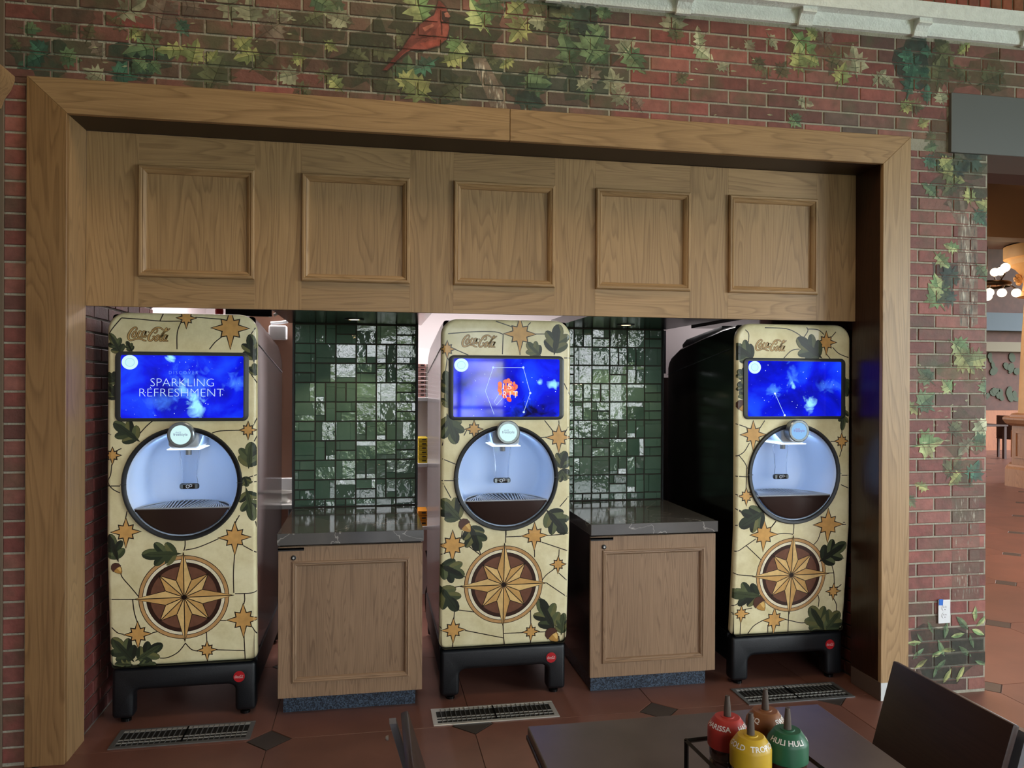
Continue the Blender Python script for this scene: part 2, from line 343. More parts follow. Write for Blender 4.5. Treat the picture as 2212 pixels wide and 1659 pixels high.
# ---- mural: every painted shape is a film of paint that follows brick faces and recessed joints
_layer = [0]
def mural(name, polys, wall=None):
    """polys: list of (outline [(x,z)...], rgba); world metres on the wall plane"""
    b = MB(); hit = {}
    for n_, (poly, col) in enumerate(polys):
        _layer[0] += 1; off = .0003+.0000022*_layer[0]
        tr = [[poly[i] for i in t] for t in tri2(poly)]
        x0, x1 = min(p[0] for p in poly), max(p[0] for p in poly); z0, z1 = min(p[1] for p in poly), max(p[1] for p in poly)
        for t in tr:
            t = clip_rect(t, -1.529, 3.232 if z0 < 2.864 else 3.7, 0, 3.458)
            if len(t) >= 3: b.add([(x, .0045-off, z) for x, z in t], [tuple(range(len(t)))], col)
        for (l, r, a, c, y, wo) in FACE:
            if l > x1 or r < x0 or a > z1 or c < z0: continue
            hit[wo] = hit.get(wo, 0)+1
            for t in tr:
                q = clip_rect(t, l, r, a, c)
                if q: b.add([(x, y-off, z) for x, z in q], [tuple(range(len(q)))], col)
    if not hit: return None
    return b.build(name, paint_m, wall or max(hit, key=hit.get), fix=False)
LEAF_A = [(.05,-1.0),(.10,-.62),(.42,-.80),(.46,-.52),(.92,-.42),(.66,-.14),(1.0,.16),(.58,.16),(.66,.52),(.34,.36),(.26,.68),(0,1.05)]
LEAF_B = [(.04,-1.1),(.09,-.75),(.5,-.7),(.34,-.42),(.8,-.2),(.4,-.02),(.72,.3),(.32,.4),(.34,.72),(0,1.15)]
LEAF_C = [(.03,-1.0),(.28,-.5),(.36,0),(.26,.5),(0,1.1)]
TONE = dict(y=((168, 170, 92), (122, 134, 74), .95), g=((112, 142, 92), (78, 110, 74), .9), o=((112, 118, 76), (88, 92, 62), .68), d=((58, 82, 66), (44, 62, 54), .85),
            t=((70, 128, 98), (54, 96, 78), .85), p=((172, 172, 132), (136, 140, 106), .8), k=((150, 128, 108), (124, 104, 88), .7), b=((172, 186, 112), (112, 150, 84), .97), w=((198, 202, 158), (150, 160, 116), .9))
def leaf(u, v, s, tone, ang=None, shape=None):
    c = on_wall(u, v); e = on_wall(u+10, v); m = abs(e.x-c.x)/10*s*1.18
    ang = rnd.uniform(-2.6, 2.6) if ang is None else ang
    sh = shape or rnd.choice((LEAF_A, LEAF_A, LEAF_B)); q = rnd.uniform(.8, 1.05)
    ca, sa = math.cos(ang), math.sin(ang)
    def T(x, z): return (c.x+m*(x*q*ca-z*sa), c.z+m*(x*q*sa+z*ca))
    def J(p): return (p[0]*rnd.uniform(.88, 1.12), p[1]+rnd.uniform(-.05, .05))
    R = [J(p) for p in sh]; L = [J(p) for p in sh]
    right = [T(0, sh[0][1])]+[T(x, z) for x, z in R[:-1]]+[T(0, sh[-1][1])]
    left = [T(0, sh[-1][1])]+[T(-x, z) for x, z in L[:-1][::-1]]+[T(0, sh[0][1])]
    h1, h2, al = TONE[tone]; k = rnd.uniform(.98, 1.18)
    gy = lambda h: [(x*.74+.26*sum(h)/3)*k for x in h]
    c1, c2 = C(*gy(h1), al), C(*gy(h2), al)
    if rnd.random() < .5: c1, c2 = c2, c1
    vein = []
    if s >= 15 and tone not in 'd':
        w = .035
        vc = C(*[x*.72 for x in h2], al)
        vein = [([T(-w, -1.25), T(w, -1.25), T(w*.3, .8), T(-w*.3, .8)], vc)]
        if shape is not LEAF_C:
            for sx_ in (-1, 1): vein += [([T(0, -.45), T(sx_*.72, -.28), T(0, -.39)], vc), ([T(0, -.05), T(sx_*.7, .2), T(0, .02)], vc)]
    return mural('painted_leaf', [(right, c1), (left, c2)]+vein)
LEAVES = """281,20,34,p 354,25,36,k 405,15,32,k 494,10,36,p 540,23,28,p 68,63,20,g 83,104,22,t 70,132,30,t 33,94,18,o 142,66,18,o 248,50,24,o 192,70,20,o 291,73,20,y 324,80,22,o
316,108,40,g 291,142,42,d 300,140,20,g 334,146,18,g 375,109,30,y 420,114,28,y 460,124,18,y 527,96,24,y 537,121,26,y 468,157,38,o 266,162,28,t 203,162,24,p 395,60,20,t 150,125,24,g 210,105,22,k
697,10,30,g 723,10,24,g 682,39,24,o 729,39,26,p 716,100,16,y 645,128,15,y 721,176,24,y 703,163,20,o 650,194,24,o 786,147,22,o 828,113,26,o 776,121,20,o 868,84,20,o 904,11,40,b 878,152,28,g 915,142,26,t
836,184,30,o 881,173,24,y 899,190,34,y 986,104,24,b 983,128,24,y 983,189,32,o 1035,33,34,b 1060,8,30,g 1096,136,16,y 1067,128,15,o 1025,102,16,o 600,40,28,p 590,60,34,k 570,130,30,o 620,165,26,p
1113,20,24,y 1119,66,30,y 1172,26,34,o 1161,47,18,p 1222,29,24,o 1224,50,18,g 1305,26,18,g 1256,45,30,d 1290,68,20,g 1227,110,34,g 1284,102,36,g 1296,123,22,g 1355,103,24,p 1371,131,30,g
1452,48,26,p 1460,70,18,o 1510,84,20,w 1517,115,22,w 1185,147,26,o 1159,181,28,g 1140,216,30,d 1271,163,24,k 1264,181,20,p 1274,205,13,g 1324,176,24,p 1337,207,22,p 1473,168,15,o 1562,144,13,p 1376,223,16,k
1754,72,15,y 1668,90,15,p 1738,103,34,b 1725,130,24,y 1751,132,16,y 1808,140,24,o 1846,132,28,p 1818,160,22,y 1899,168,17,p 1917,176,15,p 1958,121,17,t 1974,147,26,t 1966,176,28,t 1996,158,16,t 2007,111,15,t
2033,98,17,o 2080,106,15,y 2041,129,26,o 2028,155,26,o 2080,160,18,o 2144,168,26,o 1960,229,16,y 1979,230,15,o 2002,204,15,t 2033,209,15,p 1994,266,13,y 2010,296,13,o 2012,318,13,g 2010,349,16,t 2043,354,16,y 2056,382,22,y
1718,261,15,g 1738,222,15,p 1690,150,18,o 1640,140,18,o 1620,100,14,p 1655,160,14,o 1780,85,20,k 2010,411,18,g 2053,407,20,o 2093,422,16,y 2126,447,18,y 2057,534,15,b 2035,563,18,b 2024,613,18,b 2021,639,24,b 2042,631,16,b
2122,588,18,g 2118,470,18,t 2075,751,22,b 2086,780,26,y 2115,776,18,y 1999,812,20,g 2046,834,15,b 2126,834,16,g 1999,866,22,g 1970,881,16,y 2006,958,26,b 2064,928,18,o 2122,925,20,w 2118,955,18,g 2086,964,18,p 2060,1010,22,o
2105,1019,20,t 2064,1033,15,y 1991,1051,13,y 1968,1083,13,g 2050,600,22,d 2045,645,20,d 2100,350,22,d 2075,365,20,d""".split()
def px(pts): return [(lambda p: (p.x, p.z))(on_wall(*q)) for q in pts]
def blotch(u, v, ru, rv, col):
    ps = []; n_ = 18; ph = rnd.uniform(0, 6)
    for i in range(n_): a = 2*PI*i/n_; k = 1+.25*math.sin(3*a+ph)+.18*math.sin(7*a+2*ph)+rnd.uniform(-.12, .12); ps.append((u+ru*k*math.cos(a), v+rv*k*math.sin(a)))
    mural('painted_undergrowth', [(px(ps), col)])
for u, v, ru, rv, c_ in [(300, 130, 70, 40, (62, 86, 72, .7)), (90, 125, 60, 40, (60, 86, 70, .6)), (450, 150, 60, 40, (90, 100, 74, .5)), (600, 110, 70, 60, (84, 88, 66, .5)), (690, 70, 60, 50, (82, 90, 70, .5)), (800, 130, 80, 70, (66, 74, 56, .6)), (900, 60, 60, 50, (64, 72, 54, .6)), (930, 180, 70, 45, (62, 74, 58, .6)), (1030, 70, 60, 60, (64, 78, 58, .6)),
        (1140, 190, 50, 40, (58, 78, 66, .7)), (1240, 60, 60, 50, (56, 72, 62, .7)), (1260, 150, 60, 60, (66, 84, 68, .55)), (1190, 40, 50, 40, (66, 82, 60, .6)), (1975, 130, 40, 60, (54, 72, 64, .75)), (2035, 150, 40, 60, (98, 92, 68, .6)), (2120, 160, 60, 40, (104, 96, 70, .55)), (1760, 110, 70, 40, (112, 108, 78, .45)), (2040, 300, 30, 60, (104, 92, 70, .55)), (2060, 370, 60, 35, (82, 92, 72, .6)), (2080, 420, 50, 30, (80, 88, 68, .6)),
        (2045, 600, 30, 40, (60, 66, 58, .6)), (2080, 790, 45, 40, (110, 120, 78, .4)), (2085, 940, 45, 50, (92, 100, 74, .35)), (2080, 1020, 40, 30, (92, 104, 78, .5)), (2050, 1410, 90, 60, (56, 64, 54, .6)), (140, 40, 60, 30, (96, 90, 76, .5)), (380, 30, 90, 30, (134, 112, 96, .5))]:
    blotch(u, v, ru, rv, C(*c_[:3], c_[3]))
# the tree trunk on the pier, the branch under the bird
def bark(outline, streaks, al):
    ps = [(px(outline), C(142, 124, 108, al))]
    for (u, v, h, w, k) in streaks: ps.append((px([(u-w, v), (u, v-h), (u+w, v), (u, v+h)]), C(196*k, 186*k, 168*k, al)))
    return mural('painted_tree_trunk', ps)
st = [(rnd.uniform(2076, 2106), rnd.uniform(470, 695), rnd.uniform(8, 18), rnd.uniform(1.2, 2.4), rnd.choice((.5, .8, 1, 1.1))) for _ in range(70)]
bark([(2045, 436), (2052, 434), (2064, 462), (2075, 462), (2072, 414), (2080, 412), (2084, 452), (2092, 478), (2100, 458), (2110, 452), (2110, 480), (2112, 560), (2112, 700), (2100, 707), (2074, 704), (2069, 560), (2069, 490)], st, .85)
st = [(rnd.uniform(2060, 2112), rnd.uniform(1070, 1290), rnd.uniform(5, 11), rnd.uniform(1, 2), rnd.choice((.8, 1.0, 1.15))) for _ in range(60)]
bark([(2056, 1060), (2114, 1060), (2116, 1200), (2116, 1296), (2057, 1296), (2056, 1180)], st, .38)
st = [(lambda t, o: (1030+t*50+o, 138+t*92, rnd.uniform(5, 12), rnd.uniform(1, 2.4), rnd.choice((.6, .9, 1.1))))(rnd.random(), rnd.uniform(-10, 12)) for _ in range(45)]
bark([(1020, 126), (1048, 124), (1062, 150), (1082, 190), (1096, 236), (1060, 231), (1046, 195), (1030, 158)], st, .9)
for t in LEAVES:
    u, v, s_, k_ = t.split(','); leaf(float(u), float(v), float(s_), k_)
for u, v, s_, a in [(2010, 1356, 11, .5), (2079, 1346, 15, .8), (2043, 1361, 13, -.2), (2106, 1326, 12, 0), (2122, 1341, 14, -.9), (1975, 1389, 13, 1.6), (1987, 1378, 9, .6), (1983, 1412, 13, -.9), (2033, 1400, 14, .4), (2048, 1404, 12, 1.5), (2084, 1407, 14, .9), (2025, 1412, 12, -1.2),
        (1988, 1434, 13, -1.0), (2030, 1438, 13, -.8), (2046, 1460, 13, -.6), (2074, 1455, 14, -.5), (2119, 1432, 12, 1.2), (2020, 1450, 10, -.3), (2098, 1385, 11, .3), (2068, 1372, 12, -1.4), (2112, 1365, 12, -2.0)]:
    leaf(u, v, s_, rnd.choice('yggb'), a, LEAF_C)
for _ in range(60):                                 # dry-brush highlights
    u, v = rnd.choice(((rnd.uniform(1985, 2128), rnd.uniform(750, 1000)), (rnd.uniform(1480, 1680), rnd.uniform(60, 250)), (rnd.uniform(190, 640), rnd.uniform(20, 180))))
    a = rnd.uniform(3, 9)
    mural('paint_fleck', [(px([(u-a, v+rnd.uniform(-2, 2)), (u, v-rnd.uniform(1, 3)), (u+a, v+rnd.uniform(-2, 2)), (u, v+rnd.uniform(1, 2.5))]), C(188, 190, 150, .75))])
# red songbird painted on the wall (outline, body, wing, face mask, beak, tail)
def zb(pts): return px([(540+a/3.814, b/3.814) for a, b in pts])
mural('painted_songbird', [
    (zb([(1548,-8),(1580,8),(1628,66),(1634,112),(1650,140),(1640,170),(1648,240),(1628,330),(1560,390),(1470,418),(1330,420),(1260,470),(1130,590),(1082,586),(1150,510),(1240,410),(1290,330),(1370,220),(1440,158),(1510,118),(1530,60)]), C(58, 40, 34, .9)),
    (zb([(1552,4),(1576,20),(1620,72),(1626,110),(1640,190),(1640,240),(1620,322),(1555,380),(1465,408),(1322,410),(1250,462),(1128,580),(1095,580),(1160,508),(1250,412),(1300,334),(1378,226),(1446,166),(1518,126),(1538,64)]), C(150, 74, 64, .96)),
    (zb([(1250,412),(1300,334),(1378,226),(1446,166),(1500,180),(1490,250),(1420,320),(1330,390)]), C(120, 60, 52, .95)),
    (zb([(1130,580),(1095,580),(1160,508),(1250,412),(1300,404),(1240,466)]), C(108, 50, 46, .95)),
    (zb([(1560,200),(1636,200),(1634,240),(1610,310),(1540,330),(1530,260)]), C(172, 90, 76, .95)),
    (zb([(1400,360),(1520,330),(1590,330),(1540,378),(1450,400)]), C(176, 84, 70, .95)),
    (zb([(1420,230),(1500,200),(1520,215),(1440,262)]), C(186, 110, 92, .9)),
    (zb([(1578,96),(1622,98),(1612,130),(1642,150),(1640,176),(1600,190),(1580,160)]), C(52, 40, 38, .97)),
    (zb([(1600,112),(1626,102),(1652,138),(1638,148),(1606,142)]), C(206, 132, 112, 1)),
    (zb([(1320,330),(1450,300),(1560,290),(1450,312)]), C(92, 42, 38, .9)),
    (zb([(1570,170),(1584,180),(1586,290),(1574,290)]), C(96, 40, 36, .9))])

# ---- oak casing around the opening, mitred corners (front plane 22 mm proud of the brick)
def casing(n, poly, mat):
    o = MB().prism(poly, -.022, .004).build('trim_%d' % n, mat, bevel=.002, seg=1); tag(o, kind='structure'); return o
casing(1, [(XL, 0), (XLi, 0), (XLi, ZTi), (XL, ZT)], oak_z).color = (.66, .60, .52, 1)      # a redder board; the shade on it is put into this tint too
casing(2, [(XLi, ZTi), (.637, ZTi), (.637, ZT), (XL, ZT)], oak_x)
casing(3, [(.639, ZTi), (XRi, ZTi), (XR, ZT), (.639, ZT)], oak_x)
casing(4, [(XRi, .0), (XR, 0), (XR, ZT), (XRi, ZTi)], oak_z).color = (1, 1.04, 1.08, 1)     # board tint slightly paler and cooler
# lining boards inside the opening
tag(MB().box(XLi-.02, XLi, .004, YH, 0, ZTi).build('trim_5', oak_z), kind='structure')
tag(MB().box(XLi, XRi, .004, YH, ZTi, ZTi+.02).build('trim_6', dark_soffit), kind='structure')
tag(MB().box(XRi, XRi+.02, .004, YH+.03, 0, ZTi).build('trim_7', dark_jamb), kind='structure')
bw = plain('white_kick_plate', C(206, 208, 206), .5); bg_ = plain('grey_kick_plate', C(96, 78, 68), .5)
tag(MB().box(XRi-.003, XRi+.075, -.027, -.0225, .002, .095).build('baseboard_right', bw, bevel=.001, seg=1), kind='structure')
tag(MB().box(XRi-.004, XRi-.0005, -.02, YH+.02, .002, .095).build('baseboard_right_return', bg_), kind='structure')
tag(MB().box(-1.42, 2.76, YH+.0235, YH+.05, 1.985, 3.0).build('header_light_blocker', dark_soffit), kind='structure')  # unseen board added to stop prep room light leaking past the header
# ---- panelled oak header
hd = empty('panelled_header', (.66, YH, ZH)); tag(hd, 'oak header panelling with five square moulded frames above the drink dispensers', 'panelling')
def hbox(name, x0, x1, z0, z1, mat, y0=0, y1=.022, bevel=.0006): return MB().box(x0-.66, x1-.66, y0, y1, z0-ZH, z1-ZH).build(name, mat, hd, bevel=bevel, seg=1)
PX = [-1.055+.7262*i for i in range(5)]; PWd, PZ0, PZ1 = .512, 2.118, 2.632
edges = [XLi+.001]+[e for x in PX for e in (x, x+PWd)]+[XRi-.001]
for i in range(0, 12, 2): hbox('stile', edges[i], edges[i+1], ZH, ZTi-.002, oak_z)
for i in range(5):
    x0, x1 = PX[i], PX[i]+PWd
    hbox('rail', x0, x1, ZH, PZ0, oak_x); hbox('rail', x0, x1, PZ1, ZTi-.002, oak_x)
    hbox('field_panel', x0+.02, x1-.02, PZ0+.02, PZ1-.02, oak_z, .006, .02)
    b = MB(); prof = [(0, .002), (0, -.014), (.006, -.020), (.014, -.020), (.019, -.014), (.022, -.016), (.029, -.012), (.036, -.002), (.036, .008)]
    rs = []
    for (o_, y) in prof: rs.append([(x0+o_-.66, y, PZ0+o_-ZH), (x1-o_-.66, y, PZ0+o_-ZH), (x1-o_-.66, y, PZ1-o_-ZH), (x0+o_-.66, y, PZ1-o_-ZH)])
    for q in range(4):                              # four mitred lengths of moulding
        j = (q+1) % 4; m_ = MB(); n_ = len(rs)
        m_.add([r[q] for r in rs]+[r[j] for r in rs], [(k, k+1, n_+k+1, n_+k) for k in range(n_-1)]+[tuple(range(n_)), tuple(range(2*n_-1, n_-1, -1))])
        m_.build('moulding', oak_x if q % 2 == 0 else oak_z, hd, smooth=30)

# ---- tiled piers with their soffits
def tile_material():
    m, n, l, b = nodes('green_glazed_tile'); g = n.new('ShaderNodeNewGeometry'); oi = n.new('ShaderNodeObjectInfo')
    x = n.new('ShaderNodeTexNoise'); x.inputs['Scale'].default_value = 5; x.inputs['Detail'].default_value = 4; l.new(g.outputs['Position'], x.inputs['Vector'])
    mx = n.new('ShaderNodeMix'); mx.data_type = 'RGBA'; l.new(x.outputs['Fac'], mx.inputs['Factor']); mx.inputs[6].default_value = C(74, 110, 92); mx.inputs[7].default_value = C(122, 150, 132)
    hs = n.new('ShaderNodeHueSaturation'); r = n.new('ShaderNodeMapRange'); l.new(oi.outputs['Random'], r.inputs[0]); r.inputs[3].default_value = .75; r.inputs[4].default_value = 1.25; l.new(r.outputs[0], hs.inputs['Value']); l.new(mx.outputs[2], hs.inputs['Color'])
    l.new(hs.outputs[0], b.inputs['Base Color']); b.inputs['Roughness'].default_value = .06; b.inputs['IOR'].default_value = 1.58; b.inputs['Coat Weight'].default_value = .5; b.inputs['Coat Roughness'].default_value = .03
    x2 = n.new('ShaderNodeTexNoise'); x2.inputs['Scale'].default_value = 26; x2.inputs['Detail'].default_value = 2.5; l.new(g.outputs['Position'], x2.inputs['Vector'])
    bp = n.new('ShaderNodeBump'); bp.inputs['Strength'].default_value = .16; bp.inputs['Distance'].default_value = .012; l.new(x2.outputs['Fac'], bp.inputs['Height']); l.new(bp.outputs[0], b.inputs['Normal']); l.new(bp.outputs[0], b.inputs['Coat Normal'])
    return m
tile_m = tile_material()
grout_m = plain('dark_grout', C(62, 56, 47), .7); soffit_m = plain('dark_gloss_soffit', C(26, 26, 25), .2, spec=.25)
PAT = ["SVHSSH", "HSSVVS", "HSSHVS", "SVVSSH", "SVHSSH", "HSSVVS", "SVHSSH", "HSSVVS", "HSSHVS", "SVVHSS"]
_tm = {}
def tile_mesh(w, h, side, v):
    k = (w, h, side, v)
    if k not in _tm:
        r = random.Random(hash((round(w*1e4), round(h*1e4), 'tblr'.index(side), v)))
        b = MB(); s_ = r.choice((.2, .26, .32)); x, z = w/2, h/2; cut = {'t': z-2*z*s_, 'b': -z+2*z*s_, 'l': -x+2*x*s_, 'r': x-2*x*s_}[side]
        A, B = ((-x, x, -z, cut), (-x, x, cut, z)) if side == 't' else ((-x, x, cut, z), (-x, x, -z, cut)) if side == 'b' else ((cut, x, -z, z), (-x, cut, -z, z)) if side == 'l' else ((-x, cut, -z, z), (cut, x, -z, z))
        for q, (x0, x1, z0, z1) in enumerate((A, B)):
            yb = -.011 if q == 0 else -.006; k_ = 1 if q == 0 else 1.6; tx, tz = r.uniform(-.05, .05)*k_, r.uniform(-.045, .045)*k_; c = .0018; cx, cz = (x0+x1)/2, (z0+z1)/2
            fr = [(px_, yb+tx*(px_-cx)+tz*(pz-cz), pz) for px_, pz in ((x0+c, z0+c), (x1-c, z0+c), (x1-c, z1-c), (x0+c, z1-c))]
            bk = [(x0, yb+.003, z0), (x1, yb+.003, z0), (x1, yb+.003, z1), (x0, yb+.003, z1)]; bb = [(a, .003, d) for a, _, d in bk]
            b.add(fr+bk+bb, [(0, 1, 2, 3)]+[(4+i, 4+(i+1) % 4, (i+1) % 4, i) for i in range(4)]+[(8+i, 8+(i+1) % 4, 4+(i+1) % 4, 4+i) for i in range(4)])
        _tm[k] = b.mesh('tile', fix=False); _tm[k].materials.append(tile_m)
    return _tm[k]
def tiled_pier(name, x0, x1, yt=1.08):
    wl_ = MB().box(x0-.012, x1+.012, yt, yt+.12, .0, 2.0).build(name, grout_m); tag(wl_, kind='structure')
    cw, ch = (x1-x0)/6, .1146; zt = 1.978; g = .0066
    for r in range(10):
        for c in range(6):
            a, b_ = zt-(r+1)*ch, zt-r*ch; a = max(a, .902)
            l, q = x0+c*cw, x0+(c+1)*cw; k = PAT[r][c] if b_-a > .06 else PAT[r][c].replace('H', 'S')
            cells = [(l, q, a, b_)] if k == 'S' else [(l, q, a, (a+b_)/2), (l, q, (a+b_)/2, b_)] if k == 'H' else [(l, (l+q)/2, a, b_), ((l+q)/2, q, a, b_)]
            for (e0, e1, f0, f1) in cells:
                if f1-f0 < .02: continue
                side = rnd.choice('tb' if k == 'V' else 'lr' if k == 'H' else 'tblr')
                link('tile', tile_mesh(round(e1-e0-g, 4), round(f1-f0-g, 4), side, rnd.randrange(4)), None, wl_, ((e0+e1)/2, yt, (f0+f1)/2))
    sf = MB().box(x0-.03, x1+.03, YH+.023, yt, 1.982, 2.03).build('ceiling_soffit', soffit_m); tag(sf, kind='structure')
    for e in (x0-.012, x1+.002): MB().box(e, e+.01, yt-.012, yt, .9, 1.98).build('edge_strip', black_plastic, wl_)
    return wl_
tiled_pier('wall_tiled_left', -.441, .266); tiled_pier('wall_tiled_right', 1.13, 1.824)
lamp_m = plain('lit_lamp_glass', C(255, 220, 160), .4, emit=(1, .72, .38, 1), es=9)
for (x, y, lab) in ((-.092, .703, 'SPARKLING REFRESHMENT'), (1.468, .733, 'plain starry screened')):
    d = empty('downlight', (x, y, 1.982)); tag(d, 'small round lit downlight above the counter next to the %s dispenser' % lab, 'light', 'downlights over the counters')
    MB().lathe([(.052, 0), (.052, -.004), (.036, -.006), (.034, 0)], 28, caps=False).build('trim_ring', black_plastic, d, smooth=40)
    MB().lathe([(.0335, 0), (.0335, -.003), (0, -.003)], 28).build('lens', lamp_m, d)
    l_ = bpy.data.lights.new('downlight_lamp', 'SPOT'); l_.energy = 6; l_.color = (1, .78, .5); l_.spot_size = 1.9; l_.shadow_soft_size = .03
    o_ = bpy.data.objects.new('downlight_lamp', l_); COL.objects.link(o_); o_.location = (0, 0, -.012); o_.parent = d
# ---- floor of large clay tiles with slate diamonds at the crossings
def floor_mat():
    m, n, l, b = nodes('clay_floor_tile'); g = n.new('ShaderNodeNewGeometry'); oi = n.new('ShaderNodeObjectInfo')
    x = n.new('ShaderNodeTexNoise'); x.inputs['Scale'].default_value = 3.5; x.inputs['Detail'].default_value = 8; l.new(g.outputs['Position'], x.inputs['Vector'])
    mx = n.new('ShaderNodeMix'); mx.data_type = 'RGBA'; l.new(x.outputs['Fac'], mx.inputs['Factor']); mx.inputs[6].default_value = C(86, 54, 45); mx.inputs[7].default_value = C(132, 88, 74)
    hs = n.new('ShaderNodeHueSaturation'); r = n.new('ShaderNodeMapRange'); l.new(oi.outputs['Random'], r.inputs[0]); r.inputs[3].default_value = .88; r.inputs[4].default_value = 1.12; l.new(r.outputs[0], hs.inputs['Value']); l.new(mx.outputs[2], hs.inputs['Color'])
    l.new(hs.outputs[0], b.inputs['Base Color']); b.inputs['Roughness'].default_value = .38
    return m
clay = floor_mat(); slate = plain('slate_inset', C(58, 50, 46), .45, noise=.15, nscale=12); joint = plain('floor_joint', C(70, 58, 52), .9)
fl = MB().box(-6, 20, -7, 16, -.1, -.004).build('floor', joint); tag(fl, kind='structure')
PT, FX, FY, DR, GJ = .938, -.453, .067, .098, .003
_fm = {}
def oct_mesh():
    h = PT/2-GJ/2; d = DR+GJ; b = MB()
    b.prismz([(-h+d, -h), (h-d, -h), (h, -h+d), (h, h-d), (h-d, h), (-h+d, h), (-h, h-d), (-h, -h+d)], -.02, 0); return b.mesh('tile', bevel=.0012, seg=1)
om = oct_mesh(); om.materials.append(clay)
dm = MB().prismz([(-DR+.002, 0), (0, -DR+.002), (DR-.002, 0), (0, DR-.002)], -.02, 0).mesh('diamond', bevel=.001, seg=1); dm.materials.append(slate)
for i in range(-5, 20):
    for j in range(-7, 16):
        cx, cy = FX+(i+.5)*PT, FY+(j+.5)*PT
        if cx > 7 and cy < -1 or cx < -3 and cy > 4: continue
        link('floor_tile', om, None, fl, (cx, cy, 0)); link('diamond_inset', dm, None, fl, (FX+i*PT, FY+j*PT, 0))

# ---- stone cornice with brackets, brick above it
cor = empty('stone_cornice', (1.2, 0, 3.46)); tag(cor, 'pale carved stone cornice with curved brackets running above the brick mural', 'cornice')
x0c, x1c = -1.6-1.2, 4.2-1.2
MB().prismx([(.01, 0), (-.018, 0), (-.022, .012), (-.03, .064), (.01, .064)], x0c, x1c).build('frieze', stone_m, cor)
MB().prismx([(.012, .064), (-.085, .064), (-.085, .143), (.012, .143)], x0c, x1c).build('fascia', stone_m, cor)
for k in range(-5, 5):
    bx_ = 2.112+.6525*k-1.2
    MB().prismx([(-.01, -.012), (-.03, -.012), (-.036, .01), (-.052, .034), (-.072, .038), (-.072, .064), (-.01, .064)], bx_, bx_+.075).build('bracket', stone_m, cor)
wt = tag(MB().box(-1.7, 4.3, .012, .2, 3.455, 4.6).build('wall_upper', mortar_m), kind='structure')
for k in range(22):                                  # soldier course: bricks on end
    o = link('brick', brick_mesh(.059, .2), None, wt, (2.6+k*.0687, .004, 3.708)); o.color = C(*[v*rnd.uniform(.95, 1.2) for v in (138, 72, 58)])[:3]+(.1,)
# dark grey beam casing over the archway
bmx = tag(MB().box(2.998, 4.3, -.016, .3, 2.862, 3.176).build('archway_lintel', plain('grey_metal_casing', C(92, 94, 92), .55), bevel=.002, seg=1), 'flat dark grey metal casing over the archway beside the brick pier', 'lintel')
# side pilaster at the left edge of the alcove wall
pil = empty('side_pilaster', (-1.548, -.12, 0)); tag(pil, 'brown wooden pilaster with moulded cap beside the brick strip', 'pilaster')
MB().box(-.42, -.004, -.3, .1, 0, 2.72).build('shaft', oak_z, pil)
MB().box(-.004, .004, -.02, .10, 0, 2.55).build('edge_bead', plain('pale_edge', C(96, 92, 72), .7), pil)
MB().box(-.42, .008, -.3, .1, 2.57, 2.80).build('neck', oak_x, pil)
MB().prism([(-.42, 2.78), (.012, 2.78), (.024, 2.82), (.05, 2.86), (.064, 2.90), (.064, 2.92), (-.42, 2.92)], -.33, .105).build('cap', oak_x, pil, smooth=40)

# ---- dining room shell behind the camera: ceiling, side walls, tall glazed wall
tag(MB().box(-6, 14, -7.3, .3, 5.2, 5.3).build('ceiling', plain('pale_ceiling', C(150, 140, 125), .8)), kind='structure')
room_w = plain('tan_plaster', C(112, 96, 80), .8)
tag(MB().box(-1.72, -1.64, -7.3, -.43, 0, 5.2).build('wall_far_left', plain('dark_panelling', C(60, 42, 32), .6)), kind='structure')
tag(MB().box(-1.95, -1.53, -.01, .1, 0, 4.6).build('wall_left_upper', room_w), kind='structure')
tag(MB().box(-2, 4.3, .0, .1, 4.6, 5.2).build('wall_top', room_w), kind='structure')
tag(MB().box(-2.1, -1.98, -.46, .1, 0, 5.2).build('wall_far_left_return', room_w), kind='structure')
tag(MB().box(-1.98, -1.56, -.45, -.435, 2.95, 5.2).build('wall_far_left_head', room_w), kind='structure')
bwall = MB(); fr_m = plain('white_window_frame', C(190, 188, 180), .6)
bays = [(-.1, 1.95), (2.9, 4.6)]; ze0, ze1 = .55, 3.2
xs = [-1.7]+[v for b_ in bays for v in b_]+[6.3]
for i in range(0, len(xs), 2): bwall.box(xs[i], xs[i+1], -7.1, -7, 0, 5.2)
for a, b_ in bays: bwall.box(a, b_, -7.1, -7, 0, ze0); bwall.box(a, b_, -7.1, -7, ze1, 5.2)
tag(bwall.build('wall_front', room_w), kind='structure')
for n_, (a, b_) in enumerate(bays):
    wf = MB(); nb = round((b_-a)/.62)
    for i in range(nb+1):
        x = a+(b_-a)*i/nb; wf.box(max(a, x-.03), min(b_, x+.03), -7.08, -7.02, ze0, ze1)
    for z in (ze0, 1.25, 1.95, 2.65, ze1-.06): wf.box(a, b_, -7.075, -7.025, z, z+.05)
    wfo = wf.build('window_%d' % (n_+1), fr_m); tag(wfo, kind='structure')

# right hand wall of the dining room with its tall window
rw = MB(); y0_, y1_ = -5.3, -2.1
rw.box(6.2, 6.3, -7.1, y0_, 0, 5.2).box(6.2, 6.3, y1_, .3, 0, 5.2).box(6.2, 6.3, y0_, y1_, 0, ze0).box(6.2, 6.3, y0_, y1_, ze1, 5.2)
tag(rw.build('wall_right_side', room_w), kind='structure')
wf = MB()
for i in range(6): y = y0_+(y1_-y0_)*i/5; wf.box(6.22, 6.28, y-.03, y+.03, ze0, ze1)
for z in (ze0, 1.15, 1.75, 2.35, 2.95, 3.55, ze1-.06): wf.box(6.225, 6.275, y0_, y1_, z, z+.05)
tag(wf.build('window_3', fr_m), kind='structure')

